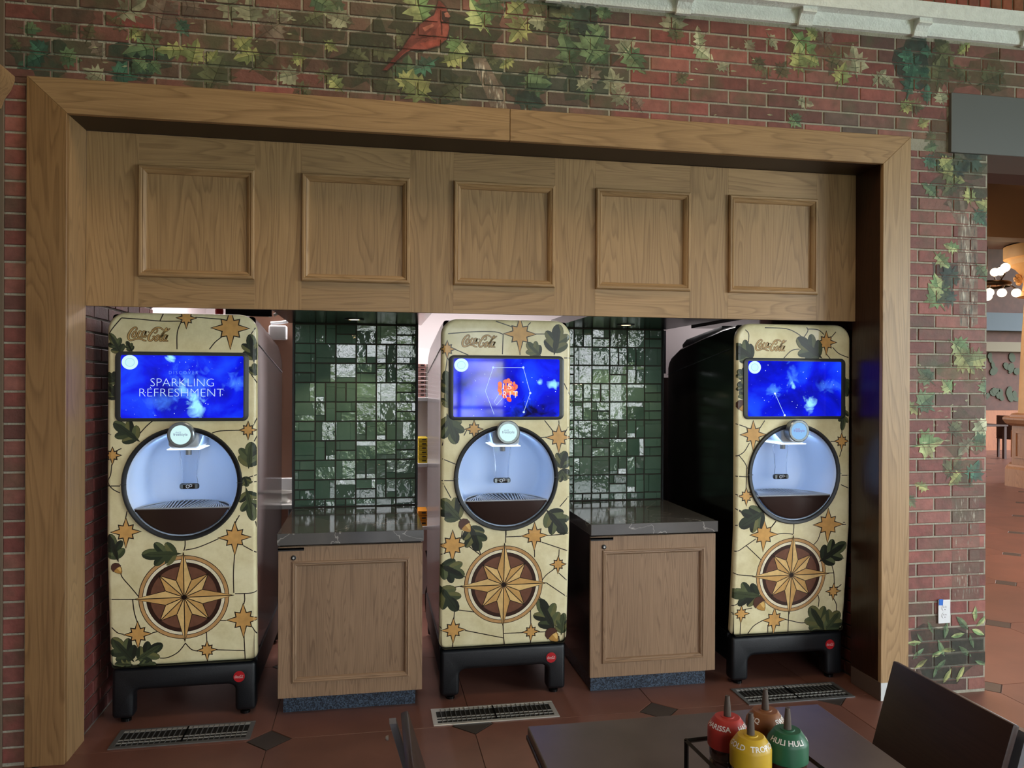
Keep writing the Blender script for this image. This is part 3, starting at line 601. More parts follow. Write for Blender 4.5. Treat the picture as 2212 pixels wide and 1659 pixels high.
# ============================================================ DRINK DISPENSERS
HW, ZB, ZTP, YF, ZBK, TILT = .3375, .27, 1.962, -.40, .86, .055
def yf(z): return YF + (TILT*(ZBK-z)/(ZBK-ZB) if z < ZBK else 0)
ER = .02
def ysurf(x, z):
    y = yf(z); e = abs(x)-(HW-ER)
    if e > 0: y += ER-math.sqrt(max(0, ER*ER-min(e, ER)**2))
    return y
XS_ = [-HW+.0012, -HW+.004, -HW+.009, -HW+.02, HW-.02, HW-.009, HW-.004, HW-.0012]
def film(polys, name, mat, parent):
    b = MB()
    for n_, (poly, col, off) in enumerate(polys):
        for t in tri2(poly):
            tri = [poly[i] for i in t]
            for (z0, z1) in ((ZB+.003, ZBK), (ZBK, ZTP-.004)):
                for x0, x1 in zip(XS_[:-1], XS_[1:]):
                    q = clip_rect(tri, x0, x1, z0, z1)
                    if q: b.add([(x, ysurf(x, z)-off, z) for x, z in q], [tuple(range(len(q)))], col)
    return b.build(name, mat, parent, fix=False) if b.f else None
def smooth_line(pts, k=5):
    if len(pts) < 3: return pts
    out = []
    P = [pts[0]]+list(pts)+[pts[-1]]
    for i in range(1, len(P)-2):
        p0, p1, p2, p3 = P[i-1:i+3]
        for s_ in range(k):
            t = s_/k; f = lambda a, b, c, d: .5*((2*b)+(-a+c)*t+(2*a-5*b+4*c-d)*t*t+(-a+3*b-3*c+d)*t**3)
            out.append((f(p0[0], p1[0], p2[0], p3[0]), f(p0[1], p1[1], p2[1], p3[1])))
    return out+[pts[-1]]
def stroke(pts, w, col, off, w2=None):
    """quads along a polyline; w can be a list"""
    out = []; n_ = len(pts); ws = w if isinstance(w, list) else [w]*n_
    L, R = [], []
    for i, p in enumerate(pts):
        a = pts[max(0, i-1)]; b = pts[min(n_-1, i+1)]; dx, dz = b[0]-a[0], b[1]-a[1]; d = math.hypot(dx, dz) or 1
        nx, nz_ = -dz/d*ws[i]/2, dx/d*ws[i]/2; L.append((p[0]+nx, p[1]+nz_)); R.append((p[0]-nx, p[1]-nz_))
    for i in range(n_-1): out.append(([L[i], L[i+1], R[i+1], R[i]], col, off))
    return out
INK = C(30, 20, 14); ORANGE = C(208, 160, 94); ORANGE2 = C(188, 134, 64)
def star_poly(cx, cz, r, k=1.0):
    ps = []
    for i in range(16):
        a = PI/2-i*PI/8
        R = r*(1.18 if i == 8 else 1.0) if i % 4 == 0 else r*.66 if i % 2 == 0 else r*.44
        ps.append((cx+R*math.cos(a), cz+R*math.sin(a)))
    return ps
def grow(poly, d):
    """offset a polygon outward by d (mitred)"""
    n_ = len(poly); ar = sum(poly[i][0]*poly[(i+1) % n_][1]-poly[(i+1) % n_][0]*poly[i][1] for i in range(n_)); s_ = 1 if ar > 0 else -1; out = []
    for i in range(n_):
        p, a, b = poly[i], poly[i-1], poly[(i+1) % n_]
        e1 = (p[0]-a[0], p[1]-a[1]); e2 = (b[0]-p[0], b[1]-p[1]); l1 = math.hypot(*e1) or 1; l2 = math.hypot(*e2) or 1
        n1 = (e1[1]/l1*s_, -e1[0]/l1*s_); n2 = (e2[1]/l2*s_, -e2[0]/l2*s_); m = (n1[0]+n2[0], n1[1]+n2[1]); q = m[0]**2+m[1]**2
        k = min(2*d/max(q, .25), 3*d) if q > 1e-6 else d; out.append((p[0]+m[0]*k, p[1]+m[1]*k))
    return out
def star_print(cx, cz, r, door):
    p = star_poly(cx, cz, r); return film([(grow(p, .0050), INK, .0006), (p, ORANGE, .0010)], 'star_print', print_m, door)
GREENS = [C(46, 56, 42), C(66, 76, 52), C(90, 98, 66), C(36, 42, 34), C(108, 108, 68)]
def ellipse(cx, cz, a, b, ang, n_=14):
    return [(cx+a*math.cos(t)*math.cos(ang)-b*math.sin(t)*math.sin(ang), cz+a*math.cos(t)*math.sin(ang)+b*math.sin(t)*math.cos(ang)) for t in [2*PI*i/n_ for i in range(n_)]]
def oak_leaf(bx, bz, tx, tz, w, door, rr):
    """lobed oak leaf from stalk to tip, each rounded lobe split into a dark and a light half"""
    L = math.hypot(tx-bx, tz-bz); a = math.atan2(tz-bz, tx-bx); ps = []; ca, sa = math.cos(a), math.sin(a)
    T = lambda s_, t: (bx+s_*ca-t*sa, bz+s_*sa+t*ca)
    ang = lambda k: a+k
    lobes = [(.28, .30, 1, .95), (.28, .30, -1, .95), (.55, .34, 1, .85), (.55, .34, -1, .85), (.80, .0, 1, .0)]
    shapes = []
    for (s_, t, sg, op) in lobes[:4]:
        c = T(s_*L, t*w*sg*.75); shapes.append((c[0], c[1], w*.36, w*.19, a+sg*op))
    c = T(.76*L, 0); shapes.append((c[0], c[1], L*.27, w*.25, a))
    core = [T(0, 0), T(.3*L, -w*.13), T(.8*L, -w*.12), T(L, 0), T(.8*L, w*.12), T(.3*L, w*.13)]
    for (x, z, e, f, g) in shapes: ps.append((ellipse(x, z, e+.0018, f+.0018, g), C(22, 24, 18), .0006))
    ps.append((grow(core, .0015), C(22, 24, 18), .0006))
    for k, (x, z, e, f, g) in enumerate(shapes):
        c1, c2 = rr.sample(GREENS, 2)
        ps.append((ellipse(x, z, e, f, g), c1, .0011+.0001*k))
        h = ellipse(x, z, e, f, g, 16)[0:9]; ps.append((h, c2, .0014+.0001*k))
    ps.append((core, GREENS[rr.choice((0, 1, 3))], .0019)); ps += stroke([T(0, 0), T(.95*L, 0)], .0016, INK, .0021)
    return film(ps, 'oak_leaf_print', print_m, door)
def acorn(x, z, r, door, ang=-.9):
    ca, sa = math.cos(ang), math.sin(ang); T = lambda s_, t: (x+s_*ca-t*sa, z+s_*sa+t*ca)
    nut = [T(-.1*r, -.62*r), T(.5*r, -.58*r), T(1.0*r, -.25*r), T(1.2*r, 0), T(1.0*r, .25*r), T(.5*r, .58*r), T(-.1*r, .62*r)]
    cap = [T(.15*r, -.75*r), T(-.4*r, -.72*r), T(-.8*r, -.35*r), T(-.9*r, 0), T(-.8*r, .35*r), T(-.4*r, .72*r), T(.15*r, .75*r), T(.05*r, 0)]
    hi = [T(.05*r, .05*r), T(.9*r, .05*r), T(.8*r, .3*r), T(.4*r, .5*r), T(.05*r, .52*r)]
    return film([(grow(nut, .0016), INK, .0020), (grow(cap, .0016), INK, .0021), (nut, C(184, 138, 72), .0024), (hi, C(222, 184, 112), .0026), (cap, C(84, 54, 44), .0028)], 'acorn_print', print_m, door)
def compass(cx, cz, door):
    ci = lambda r, n_=48: [(cx+r*math.cos(2*PI*i/n_), cz+r*math.sin(2*PI*i/n_)) for i in range(n_)]
    ps = [(ci(.2062), INK, .0006), (ci(.2030), C(196, 152, 100), .0008), (ci(.1878), INK, .0010), (ci(.1850), C(236, 226, 196), .0012), (ci(.1712), INK, .0014), (ci(.1680), C(58, 36, 28), .0016), (ci(.1520), C(116, 78, 60), .0018)]
    tip = lambda i: (.218 if i in (0, 8) else .226) if i % 4 == 0 else .153
    pt = lambda i, r: (cx+r*math.cos(PI/2-i*PI/8), cz+r*math.sin(PI/2-i*PI/8))
    out = [pt(i, tip(i) if i % 2 == 0 else .088) for i in range(16)]
    ps.append((grow(out, .0036), INK, .0020))
    for i in range(0, 16, 2):
        a = pt(i, tip(i)); l_, r_ = pt(i-1, .088), pt(i+1, .088)
        ps.append(([(cx, cz), l_, a], C(208, 164, 100), .0023)); ps.append(([(cx, cz), a, r_], C(228, 192, 128), .0023))
    for i in range(16): ps += stroke([(cx, cz), pt(i, tip(i) if i % 2 == 0 else .088)], .0042, INK, .0026)
    ps.append((ci(.012, 20), INK, .0028))
    return film(ps, 'compass_rose_print', print_m, door)
LOGO = [  # flowing script lettering as pen strokes (x, y down, pen width)
    [(520, 285, 14), (548, 250, 24), (530, 215, 20), (480, 222, 26), (400, 290, 40), (340, 390, 50), (330, 470, 46), (370, 525, 34), (450, 520, 26), (560, 490, 26), (660, 495, 30), (720, 525, 26), (800, 542, 8)],
    [(490, 310, 18), (440, 380, 34), (430, 430, 34), (460, 462, 26), (510, 430, 32), (535, 360, 34), (520, 315, 22), (490, 310, 16)],
    [(655, 330, 18), (640, 300, 24), (600, 340, 32), (570, 420, 34), (595, 460, 26), (660, 425, 12)],
    [(770, 300, 18), (720, 310, 24), (680, 380, 32), (680, 440, 30), (715, 445, 22), (760, 380, 22), (790, 300, 26), (760, 400, 30), (765, 450, 24), (815, 400, 12)],
    [(830, 330, 20), (872, 318, 20)],
    [(1000, 320, 12), (1020, 345, 18), (1065, 320, 22), (1080, 270, 22), (1050, 245, 18), (1000, 270, 24), (920, 340, 40), (865, 420, 50), (850, 490, 46), (880, 535, 32), (940, 520, 26), (990, 460, 26), (995, 420, 20), (950, 440, 12)],
    [(930, 300, 14), (1000, 235, 22), (1090, 212, 30), (1170, 225, 30), (1235, 270, 16)],
    [(1080, 400, 18), (1040, 450, 32), (1020, 510, 34), (1045, 535, 24), (1095, 500, 30), (1125, 430, 32), (1105, 395, 20), (1080, 400, 14)],
    [(1140, 470, 12), (1200, 400, 24), (1280, 300, 32), (1330, 240, 26), (1310, 225, 18), (1250, 320, 32), (1170, 440, 36), (1150, 520, 32), (1180, 535, 22), (1220, 490, 12)],
    [(1270, 310, 12), (1340, 280, 22), (1415, 222, 8)],
    [(1330, 390, 18), (1270, 400, 24), (1230, 470, 32), (1230, 525, 28), (1265, 530, 20), (1310, 470, 22), (1350, 385, 26), (1310, 480, 32), (1310, 530, 26), (1365, 535, 14)]]
def script_logo(name, mapf, sc, ink, fill, off, parent, filmf, mat, dark=18):
    a, b = [], []
    for s_ in LOGO:
        xy = smooth_line([(p[0], p[1]) for p in s_], 4); k = [p[2] for p in s_]
        ws = [k[min(len(k)-1, i//4)]+(k[min(len(k)-1, i//4+1)]-k[min(len(k)-1, i//4)])*((i % 4)/4) for i in range(len(xy))]
        q = [mapf(x, y) for x, y in xy]
        if ink: a += stroke(q, [(w+dark)*sc for w in ws], ink, off)
        b += stroke(q, [max(w*.9, 10)*sc for w in ws], fill, off+.0004)
    return filmf(a+b, name, mat, parent)

# ---- materials
def parchment():
    m, n, l, b = nodes('parchment_wrap'); t = n.new('ShaderNodeTexCoord')
    x = n.new('ShaderNodeTexNoise'); x.inputs['Scale'].default_value = 7; x.inputs['Detail'].default_value = 8; x.inputs['Roughness'].default_value = .7; l.new(t.outputs['Object'], x.inputs['Vector'])
    r = n.new('ShaderNodeValToRGB'); l.new(x.outputs['Fac'], r.inputs[0]); e = r.color_ramp.elements
    e[0].position = .3; e[0].color = C(216, 203, 154); e[1].position = .62; e[1].color = C(238, 229, 188)
    l.new(r.outputs[0], b.inputs['Base Color']); b.inputs['Roughness'].default_value = .28; b.inputs['Coat Weight'].default_value = .25; b.inputs['Coat Roughness'].default_value = .08
    return m
parch = parchment()
def nebula(name, seed, clouds):
    m, n, l, b = nodes(name); t = n.new('ShaderNodeTexCoord'); mp = n.new('ShaderNodeMapping'); mp.inputs['Location'].default_value = (seed*3.1, 0, seed*1.7); l.new(t.outputs['Object'], mp.inputs['Vector'])
    x = n.new('ShaderNodeTexNoise'); x.inputs['Scale'].default_value = 5; x.inputs['Detail'].default_value = 7; x.inputs['Distortion'].default_value = .6; l.new(mp.outputs[0], x.inputs['Vector'])
    r = n.new('ShaderNodeValToRGB'); l.new(x.outputs['Fac'], r.inputs[0]); e = r.color_ramp.elements
    e[0].position = .3; e[0].color = C(2, 4, 120); e[1].position = .7; e[1].color = C(22, 70, 246); k = e.new(.5); k.color = C(4, 20, 214)
    cur = r.outputs[0]
    sp = n.new('ShaderNodeSeparateXYZ'); l.new(t.outputs['Object'], sp.inputs[0])
    x2 = n.new('ShaderNodeTexNoise'); x2.inputs['Scale'].default_value = 16; x2.inputs['Detail'].default_value = 8; x2.inputs['Distortion'].default_value = 1.2; l.new(mp.outputs[0], x2.inputs['Vector'])
    for (cx, cz, rx, rz, st_, col) in clouds:
        vm = n.new('ShaderNodeVectorMath'); vm.operation = 'SUBTRACT'; l.new(t.outputs['Object'], vm.inputs[0]); vm.inputs[1].default_value = (cx, YF, cz)
        vm2 = n.new('ShaderNodeVectorMath'); vm2.operation = 'MULTIPLY'; l.new(vm.outputs[0], vm2.inputs[0]); vm2.inputs[1].default_value = (1/rx, 0, 1/rz)
        ln = n.new('ShaderNodeVectorMath'); ln.operation = 'LENGTH'; l.new(vm2.outputs[0], ln.inputs[0])
        ma = n.new('ShaderNodeMath'); ma.operation = 'MULTIPLY_ADD'; l.new(x2.outputs['Fac'], ma.inputs[0]); ma.inputs[1].default_value = 2.6; ma.inputs[2].default_value = -.45
        su = n.new('ShaderNodeMath'); su.operation = 'SUBTRACT'; l.new(ma.outputs[0], su.inputs[0]); l.new(ln.outputs['Value'], su.inputs[1]); su.use_clamp = True
        mu = n.new('ShaderNodeMath'); mu.operation = 'MULTIPLY'; l.new(su.outputs[0], mu.inputs[0]); mu.inputs[1].default_value = st_; mu.use_clamp = True
        mx = n.new('ShaderNodeMix'); mx.data_type = 'RGBA'; l.new(mu.outputs[0], mx.inputs['Factor']); l.new(cur, mx.inputs[6]); mx.inputs[7].default_value = col; cur = mx.outputs[2]
    b.inputs['Base Color'].default_value = (.004, .004, .01, 1); b.inputs['Roughness'].default_value = .04; b.inputs['Specular IOR Level'].default_value = .6
    l.new(cur, b.inputs['Emission Color']); b.inputs['Emission Strength'].default_value = 1.15
    return m
CY = C(150, 225, 255); BL = C(70, 130, 255); DK = C(4, 4, 60)
NEB = dict(
    L=nebula('screen_nebula_a', 1, [(.03, 1.63, .10, .12, .9, BL), (.055, 1.53, .045, .07, 1.6, CY), (.0, 1.62, .03, .05, 1.2, CY), (.24, 1.63, .06, .05, 1.0, BL), (-.1, 1.54, .12, .05, .7, BL), (-.05, 1.75, .03, .02, 1.5, CY)]),
    M=nebula('screen_nebula_b', 2, [(.12, 1.48, .16, .10, 1.2, DK), (.245, 1.63, .05, .03, 1.6, CY), (.17, 1.64, .02, .02, 1.5, CY), (.2, 1.7, .12, .08, .6, C(16, 40, 250))]),
    R=nebula('screen_nebula_c', 3, [(-.02, 1.67, .05, .09, 1.2, BL), (-.01, 1.63, .02, .04, 1.5, CY), (.085, 1.53, .045, .06, 1.5, CY), (-.12, 1.60, .05, .04, 1.2, BL), (.2, 1.62, .1, .04, .6, BL)]))
bezel_m = plain('bezel_grey', C(52, 55, 58), .35); bowl_m = plain('tray_brown', C(52, 38, 34), .3)
cav_m = plain('white_cavity', C(206, 220, 242), .35)
silver = plain('silver_plastic', C(150, 158, 162), .25, .6); pale_lit = plain('lit_badge', C(60, 66, 66), .3, emit=C(212, 250, 250), es=.88)
pale_lit_b = plain('lit_badge_blue', C(40, 50, 60), .3, emit=C(126, 182, 236), es=.9)
nozzle_m = plain('grey_nozzle', C(170, 176, 184), .25)
def clear_mat():
    m, n, l, b = nodes('clear_plastic'); b.inputs['Base Color'].default_value = (.92, .95, 1, 1); b.inputs['Roughness'].default_value = .03; b.inputs['Transmission Weight'].default_value = 1; b.inputs['IOR'].default_value = 1.45
    return m
clear_m = clear_mat()
glass_led = plain('led_strip', C(255, 255, 255), .4, emit=(.8, .9, 1, 1), es=1.1)
red_m = plain('red_badge', C(176, 22, 30), .35)
dark_gl = plain('dark_lever_bar', C(40, 34, 28), .15)

def rrect(hw, z0, z1, rt, rb, n_=9, zb=None):
    """rounded rectangle outline, counter-clockwise from the lower right; extra points at the fold height"""
    p = []
    for (cx, cz, r, a0) in ((hw-rb, z0+rb, rb, -PI/2), (None,)*4, (hw-rt, z1-rt, rt, 0), (-hw+rt, z1-rt, rt, PI/2), (None,)*4, (-hw+rb, z0+rb, rb, PI)):
        if cx is None:
            if zb: p.append((hw if len(p) < 15 else -hw, zb))
            continue
        for i in range(n_+1): t = a0+PI/2*i/n_; p.append((cx+r*math.cos(t), cz+r*math.sin(t)))
    return p
CZ, RO, RI = 1.150, .272, .250
def make_dispenser(key, label, xc, yc, art, logo_box, BK):
    rr = random.Random(key); t = empty('drink_dispenser', (xc, yc, 0)); tag(t, label, 'drink dispenser', 'drink dispensers in the oak alcove')
    def mp(u, v):
        y = yc+YF
        for _ in range(5):
            p = on_wall(u, v, y); y = yc+yf(p.z)
        return (p.x-xc, p.z)
    # body shell (open towards the door)
    b = MB(); prof = [(-.358, .27), (BK, .27), (BK, 1.74), (BK-.02, 1.78), (BK-.06, 1.81), (BK-.2, 1.86), (-.2, 1.945), (-.358, 1.955)]; n_ = len(prof)
    b.add([(-.325, y, z) for y, z in prof]+[(.325, y, z) for y, z in prof], [(i, i+1, n_+i+1, n_+i) for i in range(n_-1)]+[tuple(range(n_)), tuple(range(2*n_-1, n_-1, -1))])
    body = b.build('housing', black_side, t, bevel=.016, seg=3, smooth=40)
    MB().prismx([(-.10, 1.93), (BK-.15, 1.84), (BK-.13, 1.89), (BK-.2, 1.92), (-.1, 1.972)], -.28, .28).build('top_cover', black_plastic, t, bevel=.008, seg=2, smooth=40)
    for sx_ in (-1, 1):                              # shadow gap along the side of the housing
        MB().prismx([(-.3, 1.83), (BK-.005, 1.70), (BK-.005, 1.696), (-.3, 1.826)], sx_*.3262-.001, sx_*.3262+.001).build('side_seam', bezel_m, t)
    # door: parchment wrapped front with rounded edges
    ol = lambda d: rrect(HW-d, ZB+d, ZTP-d, .085-d, max(.034-d, .006), zb=ZBK)
    d = MB(); rs = [[(x, yf(z)+ER+.014, z) for x, z in ol(0)], [(x, yf(z)+ER, z) for x, z in ol(0)]]
    for k in range(1, 6):
        a = PI/2*k/5; rs.append([(x, yf(z)+ER*(1-math.sin(a)), z) for x, z in ol(ER*(1-math.cos(a)))])
    d.rings(rs, True, False, False)
    inner = ol(ER); up = [p for p in inner if p[1] >= ZBK-1e-6]; lo = [p for p in inner if p[1] <= ZBK+1e-6]
    hole = [(.262*math.cos(2*PI*i/56), CZ+.262*math.sin(2*PI*i/56)) for i in range(56)]
    tr = tessellate_polygon([[Vector((x, z, 0)) for x, z in up], [Vector((x, z, 0)) for x, z in hole]]); al = up+hole
    d.add([(x, YF, z) for x, z in al], [tuple(q) for q in tr]); d.add([(x, yf(z), z) for x, z in lo], [tuple(q) for q in tri2(lo)])
    door = d.build('door', parch, t, smooth=35)
    # printed artwork
    for (u, v, r) in art['stars']:
        x, z = mp(u, v); r_ = abs(mp(u+r, v)[0]-mp(u-r, v)[0])/2; star_print(x, z, r_, door)
    for (bu, bv, tu, tv, w) in art['leaves']:
        q, e = mp(bu, bv), mp(tu, tv); w_ = abs(mp(bu+w, bv)[0]-q[0]); oak_leaf(q[0], q[1], e[0], e[1], w_, door, rr)
    for (u, v, r) in art['acorns']:
        x, z = mp(u, v); acorn(x, z, abs(mp(u+r, v)[0]-x), door)
    for org, sc, lines in art['cracks']:
        for ln in lines:
            ls = stroke(smooth_line([mp(org[0]+a/sc, org[1]+c/sc) for a, c in ln]), .0047, INK, .0004)
            ls = [q for q in ls if math.hypot(sum(p[0] for p in q[0])/4, sum(p[1] for p in q[0])/4-CZ) > .274]
            if ls: film(ls, 'crack_line_print', print_m, door)
    x, z = mp(*art['compass']); compass(x, z, door)
    (lu0, lv0, lu1, lv1) = logo_box
    a0, a1 = mp(lu0, lv0), mp(lu1, lv1)
    lx = lambda px_, py_: (a0[0]+(px_-300)/1120*(a1[0]-a0[0]), a0[1]+(py_-205)/345*(a1[1]-a0[1]))
    script_logo('script_logo_print', lx, (a1[0]-a0[0])/1120, C(72, 46, 22), C(202, 164, 104), .0006, door, film, print_m, dark=24)
    # screen
    ro = rrect(.300, 1.447, 1.777, .028, .028, 6); ri = rrect(.276, 1.463, 1.760, .008, .008, 6)
    s_ = MB(); s_.rings([[(x, YF+.004, z) for x, z in ro], [(x, YF-.006, z) for x, z in ro], [(x, YF-.008, z) for x, z in rrect(.297, 1.450, 1.774, .026, .026, 6)], [(x, YF-.008, z) for x, z in ri], [(x, YF-.003, z) for x, z in ri]], True, False, False)
    scr = MB().add([(x, YF-.004, z) for x, z in ri], [tuple(range(len(ri)))]).build('screen', NEB[key], t, fix=False)
    s_.build('screen_bezel', bezel_m, t, smooth=40)
    def flat(polys, name, mat, parent, y=YF-.0046):
        q = MB()
        for (poly, col, off) in polys:
            for tt in tri2(poly): q.add([(poly[i][0], y-off, poly[i][1]) for i in tt], [(0, 1, 2)], col)
        return q.build(name, mat, parent, fix=False)
    def words(s__, cx, cz, wd, ht, col, y=YF-.0052, thin=.022):
        vs_, fs = text_geo(s__, 1.0, thin=thin); xa, xb = min(v[0] for v in vs_), max(v[0] for v in vs_); za, zb_ = min(v[1] for v in vs_), max(v[1] for v in vs_)
        vs_ = [((x-(xa+xb)/2)/(xb-xa)*wd, (z_-(za+zb_)/2)/(zb_-za)*ht) for x, z_ in vs_]; sp = 1; q = MB(); q.add([(cx+x*sp, y, cz+z_) for x, z_ in vs_], fs, None); q.c = [col]*len(fs); return q.build('lettering', glow_m, scr, fix=False)
    # little stars and white badge on the display
    pts = []
    for _ in range(46):
        x, z, r = rr.uniform(-.27, .27), rr.uniform(1.468, 1.755), rr.choice((.0008, .0008, .0012, .0022)); pts.append((ellipse(x, z, r, r, 0, 6), C(200, 225, 255), .0002))
    tag(flat(pts, 'star_specks', glow_m, scr), kind='stuff')
    bx_, bz_ = (-.236, 1.726)
    flat([(ellipse(bx_, bz_, .036, .034, 0, 28), C(205, 240, 243), .0004), (ellipse(bx_, bz_, .0215, .0205, 0, 24), C(150, 214, 226), .0006), (ellipse(bx_, bz_, .019, .018, 0, 24), C(198, 238, 242), .0008)], 'round_badge', glow_m, scr)
    if key == 'L':
        for s__, u_, v_, w_, h_, c_ in (('D I S C O V E R', 397, 805, .130, .0150, C(120, 165, 255)), ('SPARKLING', 394.5, 826, .284, .037, C(200, 225, 255)), ('REFRESHMENT', 393.5, 848, .378, .037, C(200, 225, 255))):
            q = mp(u_, v_); words(s__, q[0], q[1], w_, h_, c_)
    elif key == 'M':
        W2 = C(190, 220, 255); cl = [[(1065, 794), (1130, 794), (1145, 849), (1131, 890)], [(1065, 794), (1048, 845), (1067, 895)], [(1089, 833), (1067, 868), (1072, 875), (1085, 860)]]
        ps = []
        for ln in cl: ps += stroke([mp(*q) for q in ln], .0022, W2, .0003)
        for q in ((1065, 794), (1130, 794), (1145, 849), (1131, 890)): p_ = mp(*q); ps.append((ellipse(p_[0], p_[1], .006, .006, 0, 10), W2, .0005))
        flat(ps, 'constellation_lines', glow_m, scr)
        c0 = mp(1097, 842); bl = []
        for k in range(46):
            a, R_ = rr.uniform(0, 2*PI), .052*math.sqrt(rr.random()); x, z = c0[0]+R_*math.cos(a), c0[1]+R_*math.sin(a)*.95
            bl.append((ellipse(x, z, rr.uniform(.006, .016), rr.uniform(.005, .013), rr.uniform(0, 3), 8), C(*rr.choice(((255, 120, 60), (240, 70, 30), (255, 160, 90), (224, 110, 70)))), .0004+k*.00002))
        flat(bl, 'orange_burst', glow_m, scr)
        words("I S", c0[0]-.004, c0[1]+.017, .045, .030, C(240, 225, 225), y=YF-.0066, thin=0); words("R I T", c0[0]+.012, c0[1]-.024, .075, .032, C(245, 230, 230), y=YF-.0066, thin=0)
    else:
        p1, p2 = mp(1673, 850), mp(1694, 897); W2 = C(170, 215, 255)
        ps = stroke([p1, p2], .0024, W2, .0003)
        for q, r in ((p1, .0055), (p2, .006)): ps.append((ellipse(q[0], q[1], r, r, 0, 10), C(225, 240, 255), .0005))
        for k in range(9): a = 2*PI*k/9; ps += stroke([p1, (p1[0]+.03*math.cos(a), p1[1]+.03*math.sin(a))], [.0016, .0002], C(90, 160, 255), .00025)
        flat(ps, 'constellation_lines', glow_m, scr)
    # dispensing bay
    MB().lathe([(RO, YF+.004), (RO, YF-.008), (RO-.004, YF-.013), (RI+.006, YF-.013), (RI, YF-.008), (RI, YF+.02)], 72, (0, 0, CZ), 'y', caps=False).build('bay_ring', black_plastic, t, smooth=40)
    MB().lathe([(RI+.002, YF-.004), (RI-.003, YF+.0), (RI-.006, YF+.02), (RI-.012, YF+.26), (RI-.04, YF+.29), (0, YF+.295)], 56, (0, 0, CZ), 'y', caps=False).build('bay_lining', cav_m, t, smooth=60)
    for sx_ in (-1, 1): MB().box(sx_*(RI+RO)/2-.014, sx_*(RI+RO)/2+.014, YF-.0145, YF-.010, CZ-.0015, CZ+.0015).build('ring_joint', bezel_m, t)
    zt_ = CZ-.118; hw_ = math.sqrt((RI-.008)**2-.118**2)
    a0_ = math.asin(-.118/(RI-.008)); seg = [((RI-.008)*math.cos(a), CZ+(RI-.008)*math.sin(a)) for a in [PI-a0_+(2*a0_+PI)*i/30 for i in range(31)]]
    bowl = MB(); rs2 = [[(x, YF-.006, z) for x, z in seg], [(x*.93, YF-.016, CZ-.13+(z-CZ+.13)*.9) for x, z in seg]]
    bowl.rings(rs2, True, False, True); bowl.build('drip_tray_front', bowl_m, t, smooth=50)
    tp = [(hw_*math.cos(a), YF-.004+.27*math.sin(a)) for a in [PI*i/28 for i in range(29)]]
    MB().prismz(tp, zt_-.012, zt_-.004).build('drip_tray', bowl_m, t)
    g = MB(); g.tube([(x, y, zt_) for x, y in tp], .004, 6)
    for k in range(-15, 16):
        x = k*.0135; ym = .262*math.sqrt(max(0, 1-(x/hw_)**2))
        if ym > .03:
            sh = .03*math.sin(k*.35)
            g.add([(x-.003, YF-.002, zt_-.002), (x+.003, YF-.002, zt_-.002), (x+.003+sh, YF+ym-.012, zt_-.002), (x-.003+sh, YF+ym-.012, zt_-.002), (x-.003, YF-.002, zt_+.003), (x+.003, YF-.002, zt_+.003), (x+.003+sh, YF+ym-.012, zt_+.003), (x-.003+sh, YF+ym-.012, zt_+.003)], [(4, 5, 6, 7), (0, 1, 5, 4), (1, 2, 6, 5), (2, 3, 7, 6), (3, 0, 4, 7)])
    g.box(-hw_+.004, hw_-.004, YF-.006, YF-.001, zt_-.004, zt_+.004)
    g.build('drip_grille', plain('pale_grille', C(170, 174, 180), .4) if key == 'L' else bpy.data.materials['pale_grille'], t)
    # pouring head with round lit badge
    hd_ = MB(); hd_.prism([(-.062, 1.315), (.062, 1.315), (.07, 1.33), (.072, 1.395), (-.072, 1.395), (-.07, 1.33)], YF+.01, YF+.25); hd_.build('pouring_head', nozzle_m, t, bevel=.012, seg=3, smooth=45)
    MB().box(-.075, .075, YF+.005, YF+.24, 1.309, 1.314).build('head_light_strip', glass_led, t, bevel=.003)
    MB().lathe([(.014, -.03), (.014, 0)], 16, (0, YF+.12, 1.306)).build('spout', steel_dk, t)
    bd = MB().lathe([(.058, YF+.02), (.060, YF-.040), (.0605, YF-.046), (.056, YF-.050), (.046, YF-.050), (.0445, YF-.047)], 40, (0, 0, 1.385), 'y').build('badge_housing', silver, t, smooth=40)
    MB().lathe([(.045, YF-.046), (.045, YF-.0485), (0, YF-.0485)], 40, (0, 0, 1.385), 'y').build('badge_face', pale_lit if key != 'R' else pale_lit_b, bd, smooth=30)
    ink2 = C(74, 70, 130) if key != 'R' else C(120, 60, 150)
    vs_, fs = text_geo('freestyle', .0185); q = MB(); q.add([(x, YF-.0490, 1.381+z_) for x, z_ in vs_], fs); q.c = [ink2]*len(fs); q.build('badge_lettering', glow_m, bd, fix=False)
    sl = lambda px_, py_: (-.022+(px_-300)/1120*.026, 1.401-(py_-205)/345*.009)
    script_logo('badge_script', sl, .026/1120, None, C(110, 120, 170) if key != 'R' else C(170, 60, 110), 0, bd, lambda ps, nm, mt, pa: flat(ps, nm, mt, pa, YF-.0488), glow_m)
    # clear ice lever
    for sx_ in (-1, 1):
        pts_ = smooth_line([(sx_*.047, 1.303), (sx_*.045, 1.27), (sx_*.038, 1.23), (sx_*.034, 1.17), (sx_*.036, 1.135)], 4)
        MB().tube([(x, YF+.14, z) for x, z in pts_], .0035, 8).build('lever_rod', clear_m, t, smooth=60)
    MB().prism([(-.038, 1.13), (.038, 1.13), (.034, 1.17), (.038, 1.23), (.046, 1.30), (-.046, 1.30), (-.038, 1.23), (-.034, 1.17)], YF+.1385, YF+.1415).build('lever_plate', clear_m, t)
    lb = MB().box(-.046, .046, YF+.128, YF+.152, 1.105, 1.133).build('lever_bar', dark_gl, t, bevel=.010, seg=3, smooth=50)
    hx = lambda cx, cz, r: [(cx+r*math.cos(PI/6+PI/3*i), cz+r*math.sin(PI/6+PI/3*i)) for i in range(6)]
